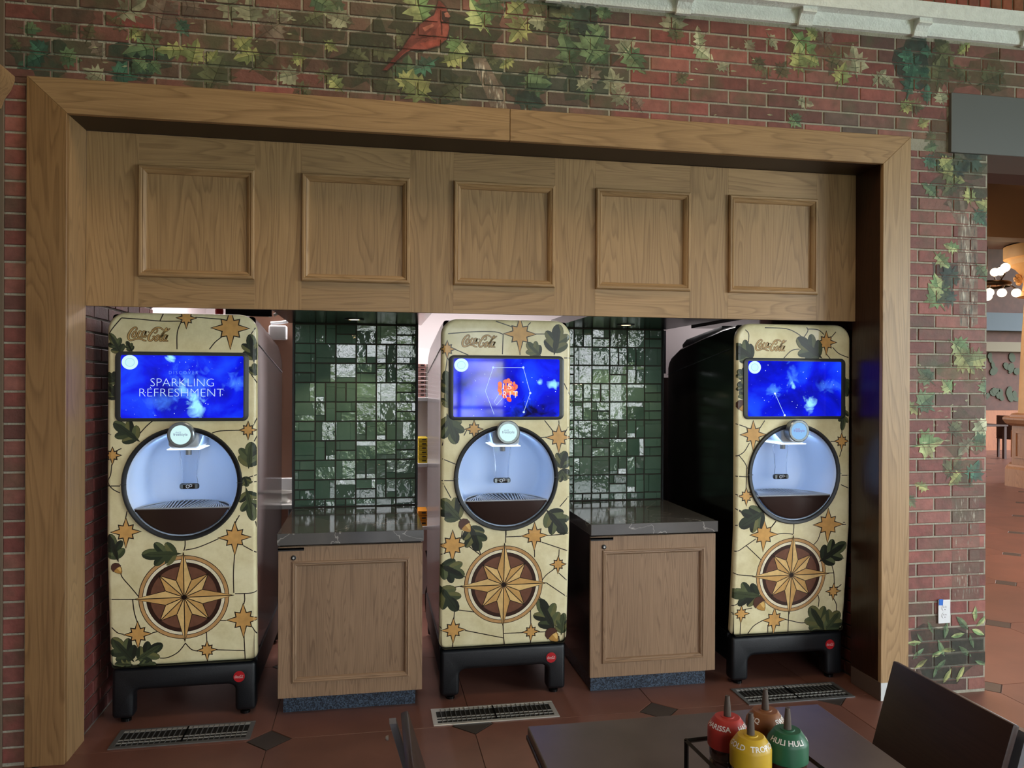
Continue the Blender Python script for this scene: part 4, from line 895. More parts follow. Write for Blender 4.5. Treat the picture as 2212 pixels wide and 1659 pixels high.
    flat([(hx(-.006, 1.119, .0095), C(235, 240, 245), .0), (hx(-.006, 1.119, .0068), C(40, 36, 32), .0003), (hx(.008, 1.123, .0075), C(235, 240, 245), .0), (hx(.008, 1.123, .0052), C(40, 36, 32), .0003)], 'ice_symbol', print_m, lb, YF+.1272)
    for sx_ in (-1, 1): MB().box(sx_*.034-.006, sx_*.034+.006, YF+.1265, YF+.128, 1.109, 1.129).build('lever_glint', silver, lb)
    l_ = bpy.data.lights.new('bay_lamp', 'AREA'); l_.shape = 'RECTANGLE'; l_.size = .26; l_.size_y = .1; l_.energy = 1.15; l_.color = (.40, .63, 1)
    o_ = bpy.data.objects.new('bay_lamp', l_); COL.objects.link(o_); o_.parent = t; o_.location = (0, YF+.06, CZ+.205); o_.rotation_euler = (math.radians(28), 0, 0)
    # base with arched apron, legs and levelling feet
    zq = .155; ap = [(-.318, .0), (-.318, ZB-.004), (.318, ZB-.004), (.318, .0)]
    def arch(): 
        p = [(-.330, .022), (-.330, .262), (.330, .262), (.330, .022), (.232, .022)]
        p += [(.232-.035*(1-math.cos(a)), zq-.03+.03*math.sin(a)) for a in [PI/2*i/6 for i in range(7)]]
        p += [(-.232+.035*(1-math.cos(a)), zq-.03+.03*math.sin(a)) for a in [PI/2*(6-i)/6 for i in range(7)]]
        return p+[(-.232, .022)]
    yb = yf(ZB)-.002
    MB().prism(arch(), yb, yb+.085).build('base_apron', black_plastic, t, bevel=.02, seg=3, smooth=45)
    for sx_ in (-1, 1): MB().box(sx_*.322-.008, sx_*.322+.008, yb+.06, BK-.01, .12, .27).build('side_skirt', black_plastic, t)
    MB().box(-.31, .31, yb+.07, BK-.01, .235, .268).build('base_plate', black_plastic, t)
    for (fx, fy) in ((-.275, yb+.045), (.275, yb+.045), (-.275, BK-.05), (.275, BK-.05)):
        f = MB().lathe([(.024, 0), (.024, .012), (.012, .014), (.012, .05)], 16, (fx, fy, .0)).build('levelling_foot', black_side, t, smooth=40)
        if fy > 0: MB().box(fx-.045, fx+.045, fy-.045, fy+.03, .02, .24).build('rear_leg', black_plastic, t, bevel=.01)
    rb = MB().lathe([(.0265, yb+.002), (.0265, yb-.003), (0, yb-.003)], 32, (.252, 0, .193), 'y').build('red_badge', red_m, t, smooth=30)
    rl = lambda px_, py_: (.252-.022+(px_-300)/1120*.044, .193+.0075-(py_-205)/345*.015)
    script_logo('badge_script', rl, .044/1120, None, C(236, 200, 200), 0, rb, lambda ps, nm, mt, pa: flat(ps, nm, mt, pa, yb-.0035), print_m)
    return t
Z1 = ((160, 640), 3.318); Z2 = ((160, 1120), 3.078); Z3 = ((880, 640), 3.19); Z4 = ((860, 1130), 3.53); Z5 = ((1420, 640), 3.318); Z6 = ((1500, 1100), 3.606)
def L_(s_): return [[tuple(float(v) for v in p.split(',')) for p in ln.split()] for ln in s_.strip().split('|')]
artL = dict(stars=[(402.6, 687, 20), (497.6, 709, 40), (536, 929, 18), (243, 983.6, 17.5), (272, 1149, 31), (507, 1161, 34), (298, 1370, 29), (525.5, 1338, 35), (447.5, 1404, 20)], compass=(398, 1290),
    leaves=[(264, 768, 238, 722, 30), (286, 760, 274, 738, 16), (254, 828, 231, 806, 26), (255, 862, 232, 832, 34), (302, 954, 248, 913, 46), (549, 784, 541, 724, 40), (551, 812, 549, 786, 22), (537, 1012, 543, 957, 46), (531, 1052, 547, 1122, 40), (528, 1030, 534, 1050, 22),
        (256, 1214, 238, 1156, 40), (392, 1196, 309, 1198, 50), (290, 1430, 244, 1380, 50), (292, 1428, 349, 1392, 44), (296, 1436, 336, 1434, 22), (288, 1436, 250, 1434, 22)], acorns=[(252, 1227, 14)],
    cracks=[(*Z1, L_("340,155 480,165 620,178 770,178|640,125 615,178|770,178 740,260 738,380|870,150 1060,165|1060,290 1010,330 970,380|1120,355 1122,380|340,155 280,225 250,270|1300,225 1270,270|570,888 520,930 470,985|1190,960 1050,965 990,980|270,1205 262,1280 240,1330 275,1380 330,1410|230,1360 330,1360|230,980 265,992|1210,1330 1325,1330|1210,1310 1325,1275|1300,430 1325,380|1270,560 1310,620 1325,650|1285,925 1320,850|1290,1040 1320,980|380,1540 368,1600|1185,1570 1150,1630|1310,1425 1325,1425|340,1090 300,1110")),
        (*Z2, L_("738,130 738,180 730,215|740,210 830,190 960,135|1068,230 1060,360 1062,495|1125,180 1235,240|1070,500 1180,495 1238,470|1133,500 1135,540 1128,570|965,678 1010,678|1185,720 1210,760 1240,785|1130,775 1135,880 1138,935|945,873 1135,878|740,828 780,870 825,882|740,830 690,890 620,925 570,928|880,745 883,820|888,935 888,955|520,760 565,750|330,770 290,760 250,725|240,538 400,538|390,540 400,620 420,690|310,350 320,390 380,460 430,520|1215,650 1238,640|1085,0 1070,35|1205,20 1230,140"))])
artM = dict(stars=[(1123, 721.5, 34), (966, 754, 17), (1024, 927, 18), (1207, 945, 27), (977.6, 1178, 32), (1154.6, 1157, 27), (1205.6, 1219, 16.5), (979, 1361, 25), (1146.7, 1364.6, 17)], compass=(1088, 1263),
    leaves=[(1197, 767, 1207, 703, 48), (1168, 769, 1139, 742, 30), (973, 856, 962, 803, 34), (973, 882, 964, 850, 26), (965, 893, 984, 957, 48), (1211, 1012, 1221, 976, 34), (1212, 1016, 1224, 1036, 28), (996, 1124, 955, 1080, 46), (1015, 1133, 1034, 1188, 46), (1180, 1101, 1222, 1151, 48),
        (949, 1220, 1001, 1244, 46), (949, 1264, 987, 1318, 46), (1199, 1362, 1165, 1296, 48), (1212, 1372, 1218, 1326, 28)], acorns=[(1004, 1134, 16), (1192, 1370, 17)],
    cracks=[(*Z3, L_("280,258 450,245 600,245 660,262|660,262 655,400|880,260 960,260|775,370 776,405|610,172 720,210|320,362 420,405|275,420 290,450|830,200 850,180|510,917 600,915|910,975 960,970|945,855 1000,925|1043,855 1045,880|390,960 410,920|240,1120 340,1160|235,1270 330,1270|245,1290 300,1390|1110,1100 1050,1080|1080,600 1120,680|1020,1250 1120,1255|1110,1380 1050,1450|680,1615 680,1650|1080,425 1120,425|240,1030 262,950|1110,900 1080,950|275,420 262,530")),
        (*Z4, L_("820,60 820,150|820,105 940,100|1130,95 1250,85 1300,75|1095,145 1290,210|1228,200 1225,255|1040,190 1040,260|1190,350 1130,395 1095,440|1225,380 1285,435|1130,455 1285,560|1075,550 1085,580|530,170 630,245|620,205 630,245|490,400 520,415|400,495 490,478|420,300 415,280|440,660 600,680|430,670 425,735|510,818 800,875|800,770 805,875 812,940|805,840 950,835|1010,665 1012,775|1068,830 1130,828|1010,890 1010,930|418,900 416,960|345,820 318,790|490,60 480,120|1225,860 1230,910|325,240 360,230"))])
artR = dict(stars=[(1784.7, 739.5, 21), (1627, 939, 27), (1818, 953, 15), (1612, 1072, 16), (1789, 1133, 31), (1650, 1155, 29), (1800, 1277, 15), (1601, 1326, 16), (1672, 1339, 24)], compass=(1709, 1242),
    leaves=[(1628, 775, 1587, 746, 40), (1612, 816, 1595, 800, 22), (1613, 838, 1595, 828, 24), (1613, 856, 1598, 846, 20), (1776, 774, 1723, 732, 46), (1826, 815, 1829, 855, 26), (1826, 878, 1819, 928, 20), (1653, 1104, 1599, 1137, 46), (1768, 1214, 1826, 1174, 44), (1647, 1288, 1578, 1281, 44), (1781, 1362, 1751, 1312, 46), (1783, 1360, 1812, 1322, 42), (1788, 1364, 1755, 1361, 22)], acorns=[(1602, 876, 13), (1640, 1303, 16)],
    cracks=[(*Z5, L_("630,240 655,270 652,330|770,225 920,232 1000,265 1045,300|1070,222 1078,250 1045,300|1075,235 1150,240 1195,275|1255,365 1300,410 1370,440|1205,405 1240,450|1020,378 960,390 905,445|1280,255 1250,290|770,890 735,945|555,910 640,940|660,1050 625,1110 585,1140 555,1148|585,1140 630,1200 660,1280|640,1230 635,1380|555,1290 665,1295|550,1415 590,1430|780,993 810,993|1270,1040 1240,1040|1322,1095 1305,1150|1322,960 1322,985|1320,1283 1375,1283|1315,1350 1370,1375|545,1510 610,1555|850,1610 820,1650|978,1630 978,1659|1330,1620 1345,1620")),
        (*Z6, L_("775,118 770,195|645,195 700,188 768,195|480,230 400,285 340,325 285,332|405,285 520,395|980,185 960,240 920,285|1150,120 1180,118|600,140 635,95|275,478 340,510 460,520|1035,497 1085,495|1065,420 1085,495 1090,590|1140,375 1165,382|1083,695 1105,740 1105,790|1115,610 1145,585|955,655 970,700 965,760|735,790 728,965|705,858 760,870 830,885 885,880|540,862 460,910 410,980|572,900 572,970|362,870 355,980|255,795 305,812|395,780 450,770|360,720 310,750 258,762|380,20 330,0|295,135 355,122"))])
make_dispenser('L', 'parchment patterned drink dispenser with SPARKLING REFRESHMENT on its blue screen', -.882, .705, artL, (275, 706, 368, 738), .80)
make_dispenser('M', 'parchment patterned drink dispenser with an orange burst on its blue screen, between the two counters', .686, .705, artM, (997, 723, 1074, 751), .74)
make_dispenser('R', 'parchment patterned drink dispenser with plain starry blue screen, beside the dark jamb', 2.26, .645, artR, (1631, 733, 1699, 759), .61)

# ============================================================ COUNTERS BETWEEN THE DISPENSERS
def stone_top():
    m, n, l, b = nodes('dark_stone_top'); g = n.new('ShaderNodeNewGeometry')
    x = n.new('ShaderNodeTexNoise'); x.inputs['Scale'].default_value = 2.2; x.inputs['Detail'].default_value = 5; x.inputs['Distortion'].default_value = .5; l.new(g.outputs['Position'], x.inputs['Vector'])
    r = n.new('ShaderNodeValToRGB'); l.new(x.outputs['Fac'], r.inputs[0]); e = r.color_ramp.elements
    e[0].position = .3; e[0].color = C(76, 77, 79); e[1].position = .7; e[1].color = C(104, 101, 98)
    k = e.new(.498); k.color = C(90, 89, 88); k = e.new(.5); k.color = C(160, 157, 152); k = e.new(.502); k.color = C(91, 90, 89)
    l.new(r.outputs[0], b.inputs['Base Color']); b.inputs['Roughness'].default_value = .09; b.inputs['Specular IOR Level'].default_value = .7
    return m
top_m = stone_top()
def granite():
    m, n, l, b = nodes('speckled_granite'); g = n.new('ShaderNodeNewGeometry'); x = n.new('ShaderNodeTexNoise'); x.inputs['Scale'].default_value = 160; x.inputs['Detail'].default_value = 2; l.new(g.outputs['Position'], x.inputs['Vector'])
    r = n.new('ShaderNodeValToRGB'); l.new(x.outputs['Fac'], r.inputs[0]); e = r.color_ramp.elements; e[0].position = .42; e[0].color = C(18, 25, 36); e[1].position = .66; e[1].color = C(78, 94, 112)
    l.new(r.outputs[0], b.inputs['Base Color']); b.inputs['Roughness'].default_value = .4; return m
gran_m = granite()
def counter(x0, x1, label):
    w = x1-x0; t = empty('base_cabinet', (x0, .30, 0)); tag(t, label, 'cabinet', 'base cabinets in the oak alcove')
    MB().box(.006, w-.006, .022, .74, .092, .838).build('carcass', black_side, t)
    MB().box(.02, w-.03, .06, .72, 0, .092).build('toe_kick', gran_m, t)
    z0, z1 = .093, .83; s_ = .068
    door = MB().box(0, s_, 0, .02, z0, z1).box(w-s_, w, 0, .02, z0, z1).box(s_, w-s_, 0, .02, z0, z0+s_*1.1).box(s_, w-s_, 0, .02, z1-s_*1.1, z1).build('door', cab_oak, t, bevel=.0008, seg=1)
    MB().box(s_-.002, w-s_+.002, .010, .018, z0+s_, z1-s_).build('door_panel', cab_oak, door)
    a0, a1, b0, b1 = s_-.004, w-s_+.004, z0+s_*1.1-.004, z1-s_*1.1+.004
    prof = [(0, 0), (.002, -.007), (.008, -.009), (.012, -.004), (.016, -.005), (.022, -.001), (.026, .009)]
    rs = [[(a0+o_, y, b0+o_), (a1-o_, y, b0+o_), (a1-o_, y, b1-o_), (a0+o_, y, b1-o_)] for o_, y in prof]; n_ = len(rs)
    for q in range(4):
        j = (q+1) % 4
        MB().add([r[q] for r in rs]+[r[j] for r in rs], [(k, k+1, n_+k+1, n_+k) for k in range(n_-1)]).build('door_moulding', cab_oak_x if q % 2 == 0 else cab_oak, door, smooth=30)
    lk = MB().lathe([(.012, 0), (.012, -.006), (.009, -.008), (0, -.008)], 24, (.072, 0, .778), 'y').build('lock', black_plastic, door, smooth=40)
    MB().lathe([(.005, -.008), (.005, -.0105), (0, -.0105)], 14, (.072, 0, .778), 'y').build('lock_core', steel, lk, smooth=40)
    MB().box(-.002, .122, -.006, .02, .818, .827).box(-.002, .122, -.006, -.004, .812, .827).build('finger_pull', black_plastic, t, bevel=.001, seg=1)
    ct = MB().box(x0-.004, x1+.004, .278, 1.066, .843, .90).build('countertop', top_m, bevel=.002, seg=2)
    return t, ct
_, c1 = counter(-.441, .258, 'wooden base cabinet between the SPARKLING REFRESHMENT dispenser and the middle dispenser')
tag(c1, 'polished dark stone countertop below the tiled alcove nearest the SPARKLING REFRESHMENT dispenser', 'countertop', 'stone countertops')
_, c2 = counter(1.134, 1.832, 'wooden base cabinet between the middle dispenser and the one by the dark jamb')
tag(c2, 'polished dark stone countertop below the tiled alcove next to the dispenser by the dark jamb', 'countertop', 'stone countertops')

# ---- floor drains
def drain(x0, x1, y0, y1, bright, label):
    cx, cy = (x0+x1)/2, (y0+y1)/2; t = empty('floor_drain', (cx, cy, 0)); tag(t, label, 'drain', 'slotted floor drains'); w, h = (x1-x0)/2, (y1-y0)/2
    fm = steel if bright else steel_dk; f = .022
    MB().box(-w, w, -h, -h+f, -.002, .004).box(-w, w, h-f*.6, h, -.002, .004).box(-w, -w+f, -h+f, h-f*.6, -.002, .004).box(w-f, w, -h+f, h-f*.6, -.002, .004).build('frame', fm, t, bevel=.001, seg=1)
    MB().box(-w+f, w-f, -h+f, h-f*.6, .0002, .0006).build('sump', plain('sump_black', C(8, 8, 8), .7), t)
    n_ = 24; bm_ = MB().box(-.0016, .0016, -h+f, h-f*.6, .0008, .0046).mesh('bar'); bm_.materials.append(steel_dk)
    for i in range(1, n_): link('bar', bm_, None, t, (-w+f+(2*w-2*f)*i/n_, 0, 0))
    for y in (-h*.45, -h*.15): MB().box(-w+f, w-f, y-.004, y+.004, .001, .0036).build('cross_bar', steel, t)
    MB().box(-w+f, w-f, h-f*.6-.02, h-f*.6, .001, .003).build('rear_bar', steel, t)
    MB().box(-.004, .004, -h+f, h-f*.6, .0008, .005).build('centre_bar', black_side, t)
drain(-1.145, -.54, .088, .282, False, 'slotted steel floor drain in front of the SPARKLING REFRESHMENT dispenser')
drain(.30, .918, .080, .270, True, 'slotted steel floor drain with bright rim in front of the middle dispenser')
drain(1.90, 2.50, .048, .255, False, 'slotted steel floor drain in front of the dispenser by the dark jamb')

# ---- wall outlet with blue tape
o = empty('wall_outlet', (2.978, -.002, .441)); tag(o, 'white double wall outlet with a bit of blue tape on the brick pier', 'outlet')
wp = plain('white_plastic', C(226, 228, 230), .35); 
pl = MB().box(-.036, .036, -.007, 0, -.062, .062).build('cover_plate', wp, o, bevel=.003, seg=2)
for z in (.02, -.02):
    s_ = MB().lathe([(.0165, -.0065), (.0165, -.0095), (0, -.0095)], 24, (0, 0, z), 'y').build('socket', wp, o, smooth=40)
    for x in (-.006, .006): MB().box(x-.0012, x+.0012, -.0102, -.0092, z+.001, z+.009).build('slot', black_side, s_)
    MB().lathe([(.0022, -.0092), (.0022, -.0102), (0, -.0102)], 10, (0, 0, z-.008), 'y').build('earth_slot', black_side, s_)
MB().prism([(-.036, .036), (-.012, .034), (-.010, .066), (-.034, .068)], -.0095, -.008).build('tape', plain('blue_tape', C(40, 110, 205), .6), o)

# ============================================================ PREPARATION ROOM BEHIND
tag(MB().box(-1.5, 2.8, 3.4, 3.5, 0, 2.7).build('wall_prep_back', white_wall), kind='structure')
tag(MB().box(-1.5, 2.85, YH+.03, 3.5, 2.62, 2.7).build('ceiling_prep', white_wall), kind='structure')
tag(MB().box(-1.5, -1.4, 1.35, 3.5, 0, 2.7).build('wall_prep_left', white_wall), kind='structure')
tag(MB().box(2.72, 2.8, 1.35, 3.5, 0, 2.7).build('wall_prep_right', white_wall), kind='structure')
tag(MB().box(-.84, -.44, 2.05, 2.15, 0, 2.62).build('wall_prep_column', plain('brown_panel', C(142, 104, 84), .6)), kind='structure')
o = empty('wall_dispenser', (-.63, 2.045, 2.0)); tag(o, 'small white plastic holder on the brown wall behind the left dispenser', 'dispenser')
MB().box(-.07, .05, -.09, 0, -.07, .03).build('case', wp, o, bevel=.012, seg=3, smooth=40); MB().tube([(-.06, -.05, .045), (.0, -.05, .05), (.055, -.05, .06)], .012, 8).build('nozzle_arm', wp, o, smooth=50)
# steel worktop with pot behind the left counter
o = empty('prep_table', (-.62, 1.90, 0)); tag(o, 'steel worktop behind the left dispenser', 'table')
MB().box(-.3, .12, -.25, .12, .80, .83).build('worktop', steel, o, bevel=.004)
for x in (-.28, .1):
    for y in (-.23, .1): MB().tube([(x, y, 0), (x, y, .80)], .015, 8).build('leg', steel_dk, o, smooth=50)
o = empty('steel_pot', (-.60, 1.80, .83)); tag(o, 'low round steel pan on the worktop behind the left counter', 'pan')
MB().lathe([(.08, 0), (.09, .02), (.095, .06), (.10, .062), (.10, .066), (.088, .064), (.082, .02), (0, .012)], 32).build('bowl', steel, o, smooth=50); MB().tube([(.095, 0, .05), (.13, 0, .055), (.2, -.02, .06)], .008, 8).build('handle', black_plastic, o, smooth=50)
o = MB().box(-.64, -.53, 1.93, 1.97, .83, .97).build('paper_box', wp, bevel=.003); tag(o, 'upright white paper box behind the pan', 'box')
# shelves with cartons, seen through the slot beside the middle dispenser
o = empty('storage_shelf', (.62, 2.2, 0)); tag(o, 'wall shelving with three pale shelves of cartons behind the middle dispenser', 'shelf')
for z in (1.50, 1.02, .56): MB().box(-.34, .6, -.15, .2, z, z+.028).build('shelf_board', wp, o, bevel=.003)
MB().box(-.34, .6, .2, .22, .0, 1.9).build('back_panel', plain('grey_steel_panel', C(205, 197, 196), .4), o)
for x in (-.34, .58): MB().box(x-.01, x+.012, -.14, .2, 0, 1.85).build('upright', plain('grey_post', C(120, 114, 112), .4, .5), o) if x > 0 else None
cm = {k: plain('carton_'+k, C(*c), .6) for k, c in dict(pink=(232, 178, 170), white=(226, 220, 214), orange=(236, 106, 70), yellow=(236, 206, 56), pale=(206, 192, 96), amber=(240, 160, 40), rust=(214, 120, 84)).items()}
dk = plain('carton_print', C(60, 52, 50), .6)
def cartons(x, y, z, n_, w, h, kind, label, group, mark=True):
    bmsh = MB().box(-w/2, w/2, -.09, .09, 0, h-.003).mesh('carton', bevel=.0015, seg=1); bmsh.materials.append(cm[kind])
    mk = MB().box(-w*.1, w*.32, -.0912, -.0902, h*.4, h*.68).mesh('carton_mark'); mk.materials.append(dk if kind != 'white' else cm['orange'])
    for i in range(n_):
        q = link('carton', bmsh, None, None, (x, y, z+i*h)); tag(q, label, 'carton', group)
        if mark: link('printed_mark', mk, None, q)
cartons(.362, 2.15, 1.529, 8, .058, .031, 'pink', 'pink and white carton in the tall stack on the top prep room shelf', 'pink cartons')
cartons(.416, 2.15, 1.529, 8, .042, .031, 'white', 'white carton beside the pink stack on the top prep room shelf', 'white cartons')
cartons(.375, 2.15, 1.049, 6, .07, .031, 'yellow', 'bright yellow carton on the middle prep room shelf', 'yellow cartons')
cartons(.375, 2.15, .589, 3, .07, .038, 'amber', 'amber carton on the lowest prep room shelf', 'amber cartons')
# cables hanging behind
for k, pts in enumerate(([(.37, 1.5, .42), (.40, 1.48, .3), (.375, 1.5, .18), (.40, 1.5, .05), (.46, 1.52, .02)], [(.37, 1.64, .5), (.395, 1.64, .34), (.37, 1.64, .2), (.39, 1.64, .03), (.5, 1.66, .012)])):
    q = smooth_line([(a, c) for a, _, c in pts], 6); yy = [pts[min(len(pts)-1, i//6)][1] for i in range(len(q))]
    tag(MB().tube([(a, y, c) for (a, c), y in zip(q, yy)], .006, 6).build('power_cable', black_side, smooth=60), 'black power cable looping behind the middle dispenser', 'cable', 'cables behind the middle dispenser')
tag(MB().box(1.80, 1.845, 1.21, 3.4, 0, 2.25).build('wall_prep_light_blocker', plain('dark_blocker', C(66, 58, 56), .6)), kind='structure')  # added to keep prep light and pale reflections off the right dispenser's side
# black grip and valve handle poking up behind the left machine, notice on the right
o = empty('ceiling_bracket', (-.78, 1.5, 2.06)); tag(o, 'black bar with red knob visible above the left dispenser', 'bracket')
MB().box(-.12, .16, -.02, .02, -.01, .05).build('bar', black_side, o, bevel=.004); MB().lathe([(.0, -.05), (.022, -.045), (.026, 0), (.022, .03), (0, .035)], 16, (-.16, 0, .02)).build('red_knob', red_m, o, smooth=60); MB().tube([(.17, 0, .0), (.22, 0, .03), (.24, 0, .0)], .01, 8).build('hook', steel, o, smooth=60)
o = empty('wall_notice', (2.04, 1.7, 1.86)); tag(o, 'grey printed notice on the wall beside the right tiled pier', 'notice')
MB().box(-.06, .06, 0, .01, -.15, .16).build('sheet', plain('grey_sheet', C(120, 124, 138), .6), o)
for i in range(12): MB().box(-.045+i*.008, -.042+i*.008, -.001, 0, -.13, .13-.03*(i % 3)).build('text_column', plain('grey_ink', C(80, 84, 96), .6) if i == 0 else bpy.data.materials['grey_ink'], o)
o = MB().box(1.98, 2.2, 1.72, 1.78, 0, 1.68).build('wall_prep_panel', plain('grey_brown_panel', C(120, 106, 104), .5)); tag(o, kind='structure')

# ============================================================ TABLE, CHAIRS AND SAUCES IN FRONT
tb = empty('dining_table', (.81, -2.1, 0)); tag(tb, 'square grey dining table with dark edge in front of the dispensers', 'table')
tt_m = plain('grey_laminate', C(96, 86, 83), .3, noise=.16, nscale=9, spec=.6)
MB().box(-.41, .41, -.45, .45, .728, .752).build('top', tt_m, tb, bevel=.003, seg=2)
MB().box(-.413, .413, -.453, .453, .716, .729).build('edge_band', plain('dark_edge', C(40, 26, 22), .4), tb, bevel=.002, seg=1)
MB().lathe([(.035, .03), (.035, .71)], 20, (0, 0, 0)).build('pedestal', black_side, tb, smooth=50)
for a in (0, PI/2): MB().box(-.3, .3, -.03, .03, 0, .03).build('foot_bar', black_side, tb, bevel=.008, rot=(0, 0, a+PI/4))
MB().box(-.2, .2, -.2, .2, .70, .716).build('mounting_plate', black_side, tb)
chair_w = wood('chair_walnut', 'y', C(58, 38, 32), C(30, 18, 15), rough=.4, contrast=.7); frame_m = plain('grey_chair_frame', C(112, 112, 116), .4, .3)
def chair(x, y, rz, label):
    t = empty('dining_chair', (x, y, 0), rz); tag(t, label, 'chair', 'dining chairs at the grey table')      # faces +x, back at x=0
    bk = MB(); bk.add([(.0, -.21, .845), (.0, .21, .845), (.075, .205, .60), (.075, -.205, .60), (.018, -.21, .85), (.018, .21, .85), (.093, .205, .605), (.093, -.205, .605)],
        [(0, 1, 2, 3), (7, 6, 5, 4), (0, 4, 5, 1), (1, 5, 6, 2), (2, 6, 7, 3), (3, 7, 4, 0)])
    bk.build('backrest', chair_w, t, bevel=.004, seg=2, smooth=40)
    MB().box(.08, .48, -.21, .21, .445, .465).build('seat', chair_w, t, bevel=.006, seg=2)
    for s_ in (-1, 1):
        MB().add([(x+dx, s_*.2+dy, z) for x, z in ((-.018, .83), (.062, .56), (.086, .43), (.03, .0)) for dx, dy in ((-.008, -.016), (.008, -.016), (.008, .016), (-.008, .016))], [(4*k+i, 4*k+(i+1) % 4, 4*k+4+(i+1) % 4, 4*k+4+i) for k in range(3) for i in range(4)]+[(3, 2, 1, 0), (12, 13, 14, 15)]).build('rear_leg', frame_m, t)
        MB().tube([(.44, s_*.19, .44), (.47, s_*.2, 0)], .013, 8).build('front_leg', frame_m, t, smooth=50)
        MB().tube([(.07, s_*.19, .435), (.45, s_*.19, .435)], .011, 8).build('seat_rail', frame_m, t, smooth=50)
        MB().lathe([(.007, 0), (.005, -.006), (0, -.008)], 10, (0, 0, 0)).build('screw_cap', steel, t, loc=(-.028, s_*.2, .79), rot=(0, PI/2, 0))
    MB().tube([(.085, -.19, .43), (.085, .19, .43)], .011, 8).build('cross_rail', frame_m, t, smooth=50)
chair(1.485, -1.84, PI, 'dark walnut dining chair with broad plain back, between the grey table and the brick pier')
chair(.072, -1.94, 0, 'dark walnut dining chair seen edge on, at the grey table beside the middle drain')
# sauce caddy and four squeeze bottles
cd_ = empty('bottle_caddy', (.749, -2.192, .752)); tag(cd_, 'black wire caddy holding four sauce bottles on the table', 'caddy')
hw2 = .100; ang = math.radians(4); 
def rot2(x, y): return (x*math.cos(ang)-y*math.sin(ang), x*math.sin(ang)+y*math.cos(ang))
def sq(z, h): return [(*rot2(a*h, b*h), z) for a, b in ((-1, -1), (1, -1), (1, 1), (-1, 1))]
flatbar = lambda p, q, w=.005: MB().tube([p, q], w, 4)
for z in (.004, .148):
    P = sq(z, hw2)
    for i in range(4): flatbar(P[i], P[(i+1) % 4]).build('rim_bar' if z > .1 else 'base_bar', black_side, cd_)
for a, b_ in zip(sq(.004, hw2), sq(.152, hw2)): flatbar(a, b_).build('post', black_side, cd_)
for k in (-.5, 0, .5): flatbar((*rot2(-hw2, k*hw2), .004), (*rot2(hw2, k*hw2), .004), .003).build('base_rod', black_side, cd_)
bott_m = plain('sauce_in_clear_bottle', C(62, 36, 28), .12, coat=.6); nozz = plain('grey_brown_nozzle', C(84, 72, 64), .4)
def bottle(u, v, zc, col, name, txt, a_txt, label):
    """u, v: centre of the cap seen in the photo at height zc, kept inside the caddy"""
    d = _fw + _rt*((u-1106)/F) - _up*((v-829.5)/F); p = CAM+d*((zc-CAM.z)/d.z); p.x = min(max(p.x, .749-.050), .749+.050); p.y = min(max(p.y, -2.192-.050), -2.192+.050)
    t = empty('sauce_bottle', (p.x, p.y, .764)); tag(t, label, 'bottle', 'sauce bottles in the caddy')
    MB().lathe([(.030, 0), (.0345, .004), (.0355, .02), (.0355, .115), (.0345, .122), (.0325, .126), (.0345, .130), (.0355, .136), (.0355, .150), (.033, .158), (0, .158)], 32).build('body', bott_m, t, smooth=50)
    capm = plain(name, C(*col), .45); r0 = .0385
    cap = MB().lathe([(.036, .150), (r0, .152), (r0, .184), (.0375, .189), (.026, .206), (.024, .2075), (.0135, .2075), (.0125, .209), (0, .209)], 40).build('cap', capm, t, smooth=30)
    MB().lathe([(.0075, .206), (.0068, .225), (.0048, .245), (.0045, .249), (.002, .249), (0, .248)], 16).build('nozzle', nozz, t, smooth=40)
    k = 0
    for s_, a0 in zip(txt, a_txt):
        vs_, fs = text_geo(s_, .0140, thin=-.00025); q = MB(); pts = []
        for x, y in vs_:
            tt = (y+.002)/.0205; rad = .0375+( .026-.0375)*tt; z = .189+(.206-.189)*tt; a = a0+x*1.0/.033
            pts.append(((rad+.0004)*math.cos(a), (rad+.0004)*math.sin(a), z+.0004))
        q.add(pts, fs); q.c = [C(236, 232, 226)]*len(fs); q.build('lettering', print_m, cap, fix=False)
A = math.radians
bottle(1571, 1576, .945, (176, 52, 44), 'red_cap', ['HARISSA', 'HARISSA'], [A(208), A(328)], 'red capped squeeze bottle lettered HARISSA in the wire caddy')
bottle(1647, 1556, .945, (132, 82, 46), 'brown_cap', ['SWEET', 'BBQ'], [A(315), A(200)], 'brown capped squeeze bottle lettered SWEET in the wire caddy')
bottle(1626, 1622, .945, (196, 158, 34), 'yellow_cap', ['TROPICAL', 'GOLD'], [A(298), A(192)], 'yellow capped squeeze bottle lettered TROPICAL in the wire caddy')
bottle(1701, 1605, .945, (34, 92, 62), 'green_cap', ['HULI HULI', 'HULI'], [A(238), A(350)], 'green capped squeeze bottle lettered HULI HULI in the wire caddy')

# ============================================================ HALL BEYOND THE ARCHWAY
hall_dark = plain('dark_stained_ceiling', C(58, 36, 30), .6); hall_brown = plain('hall_beam', C(112, 86, 62), .6)
tag(MB().box(3.234, 14, .3, 6.0, 4.9, 5.0).build('ceiling_hall', hall_dark), kind='structure')
tag(MB().box(3.4, 18, 6.3, 14, 5.6, 5.7).build('ceiling_hall_far', hall_dark), kind='structure')
tag(MB().box(3.234, 14, .3, .5, 2.862, 5.2).build('wall_archway', hall_dark), kind='structure')
tag(MB().box(3.4, 14, 6.0, 6.3, 3.75, 5.7).build('ceiling_beam', hall_brown), kind='structure')
tag(MB().box(3.3, 14, 3.2, 3.35, 4.72, 4.9).build('ceiling_batten', hall_dark), kind='structure')
tag(MB().box(3.3, 14, 4.4, 4.55, 4.72, 4.9).build('ceiling_batten_far', hall_dark), kind='structure')
tag(MB().box(14, 14.1, -7, 6, 0, 5.2).build('wall_far_right', room_w), kind='structure')
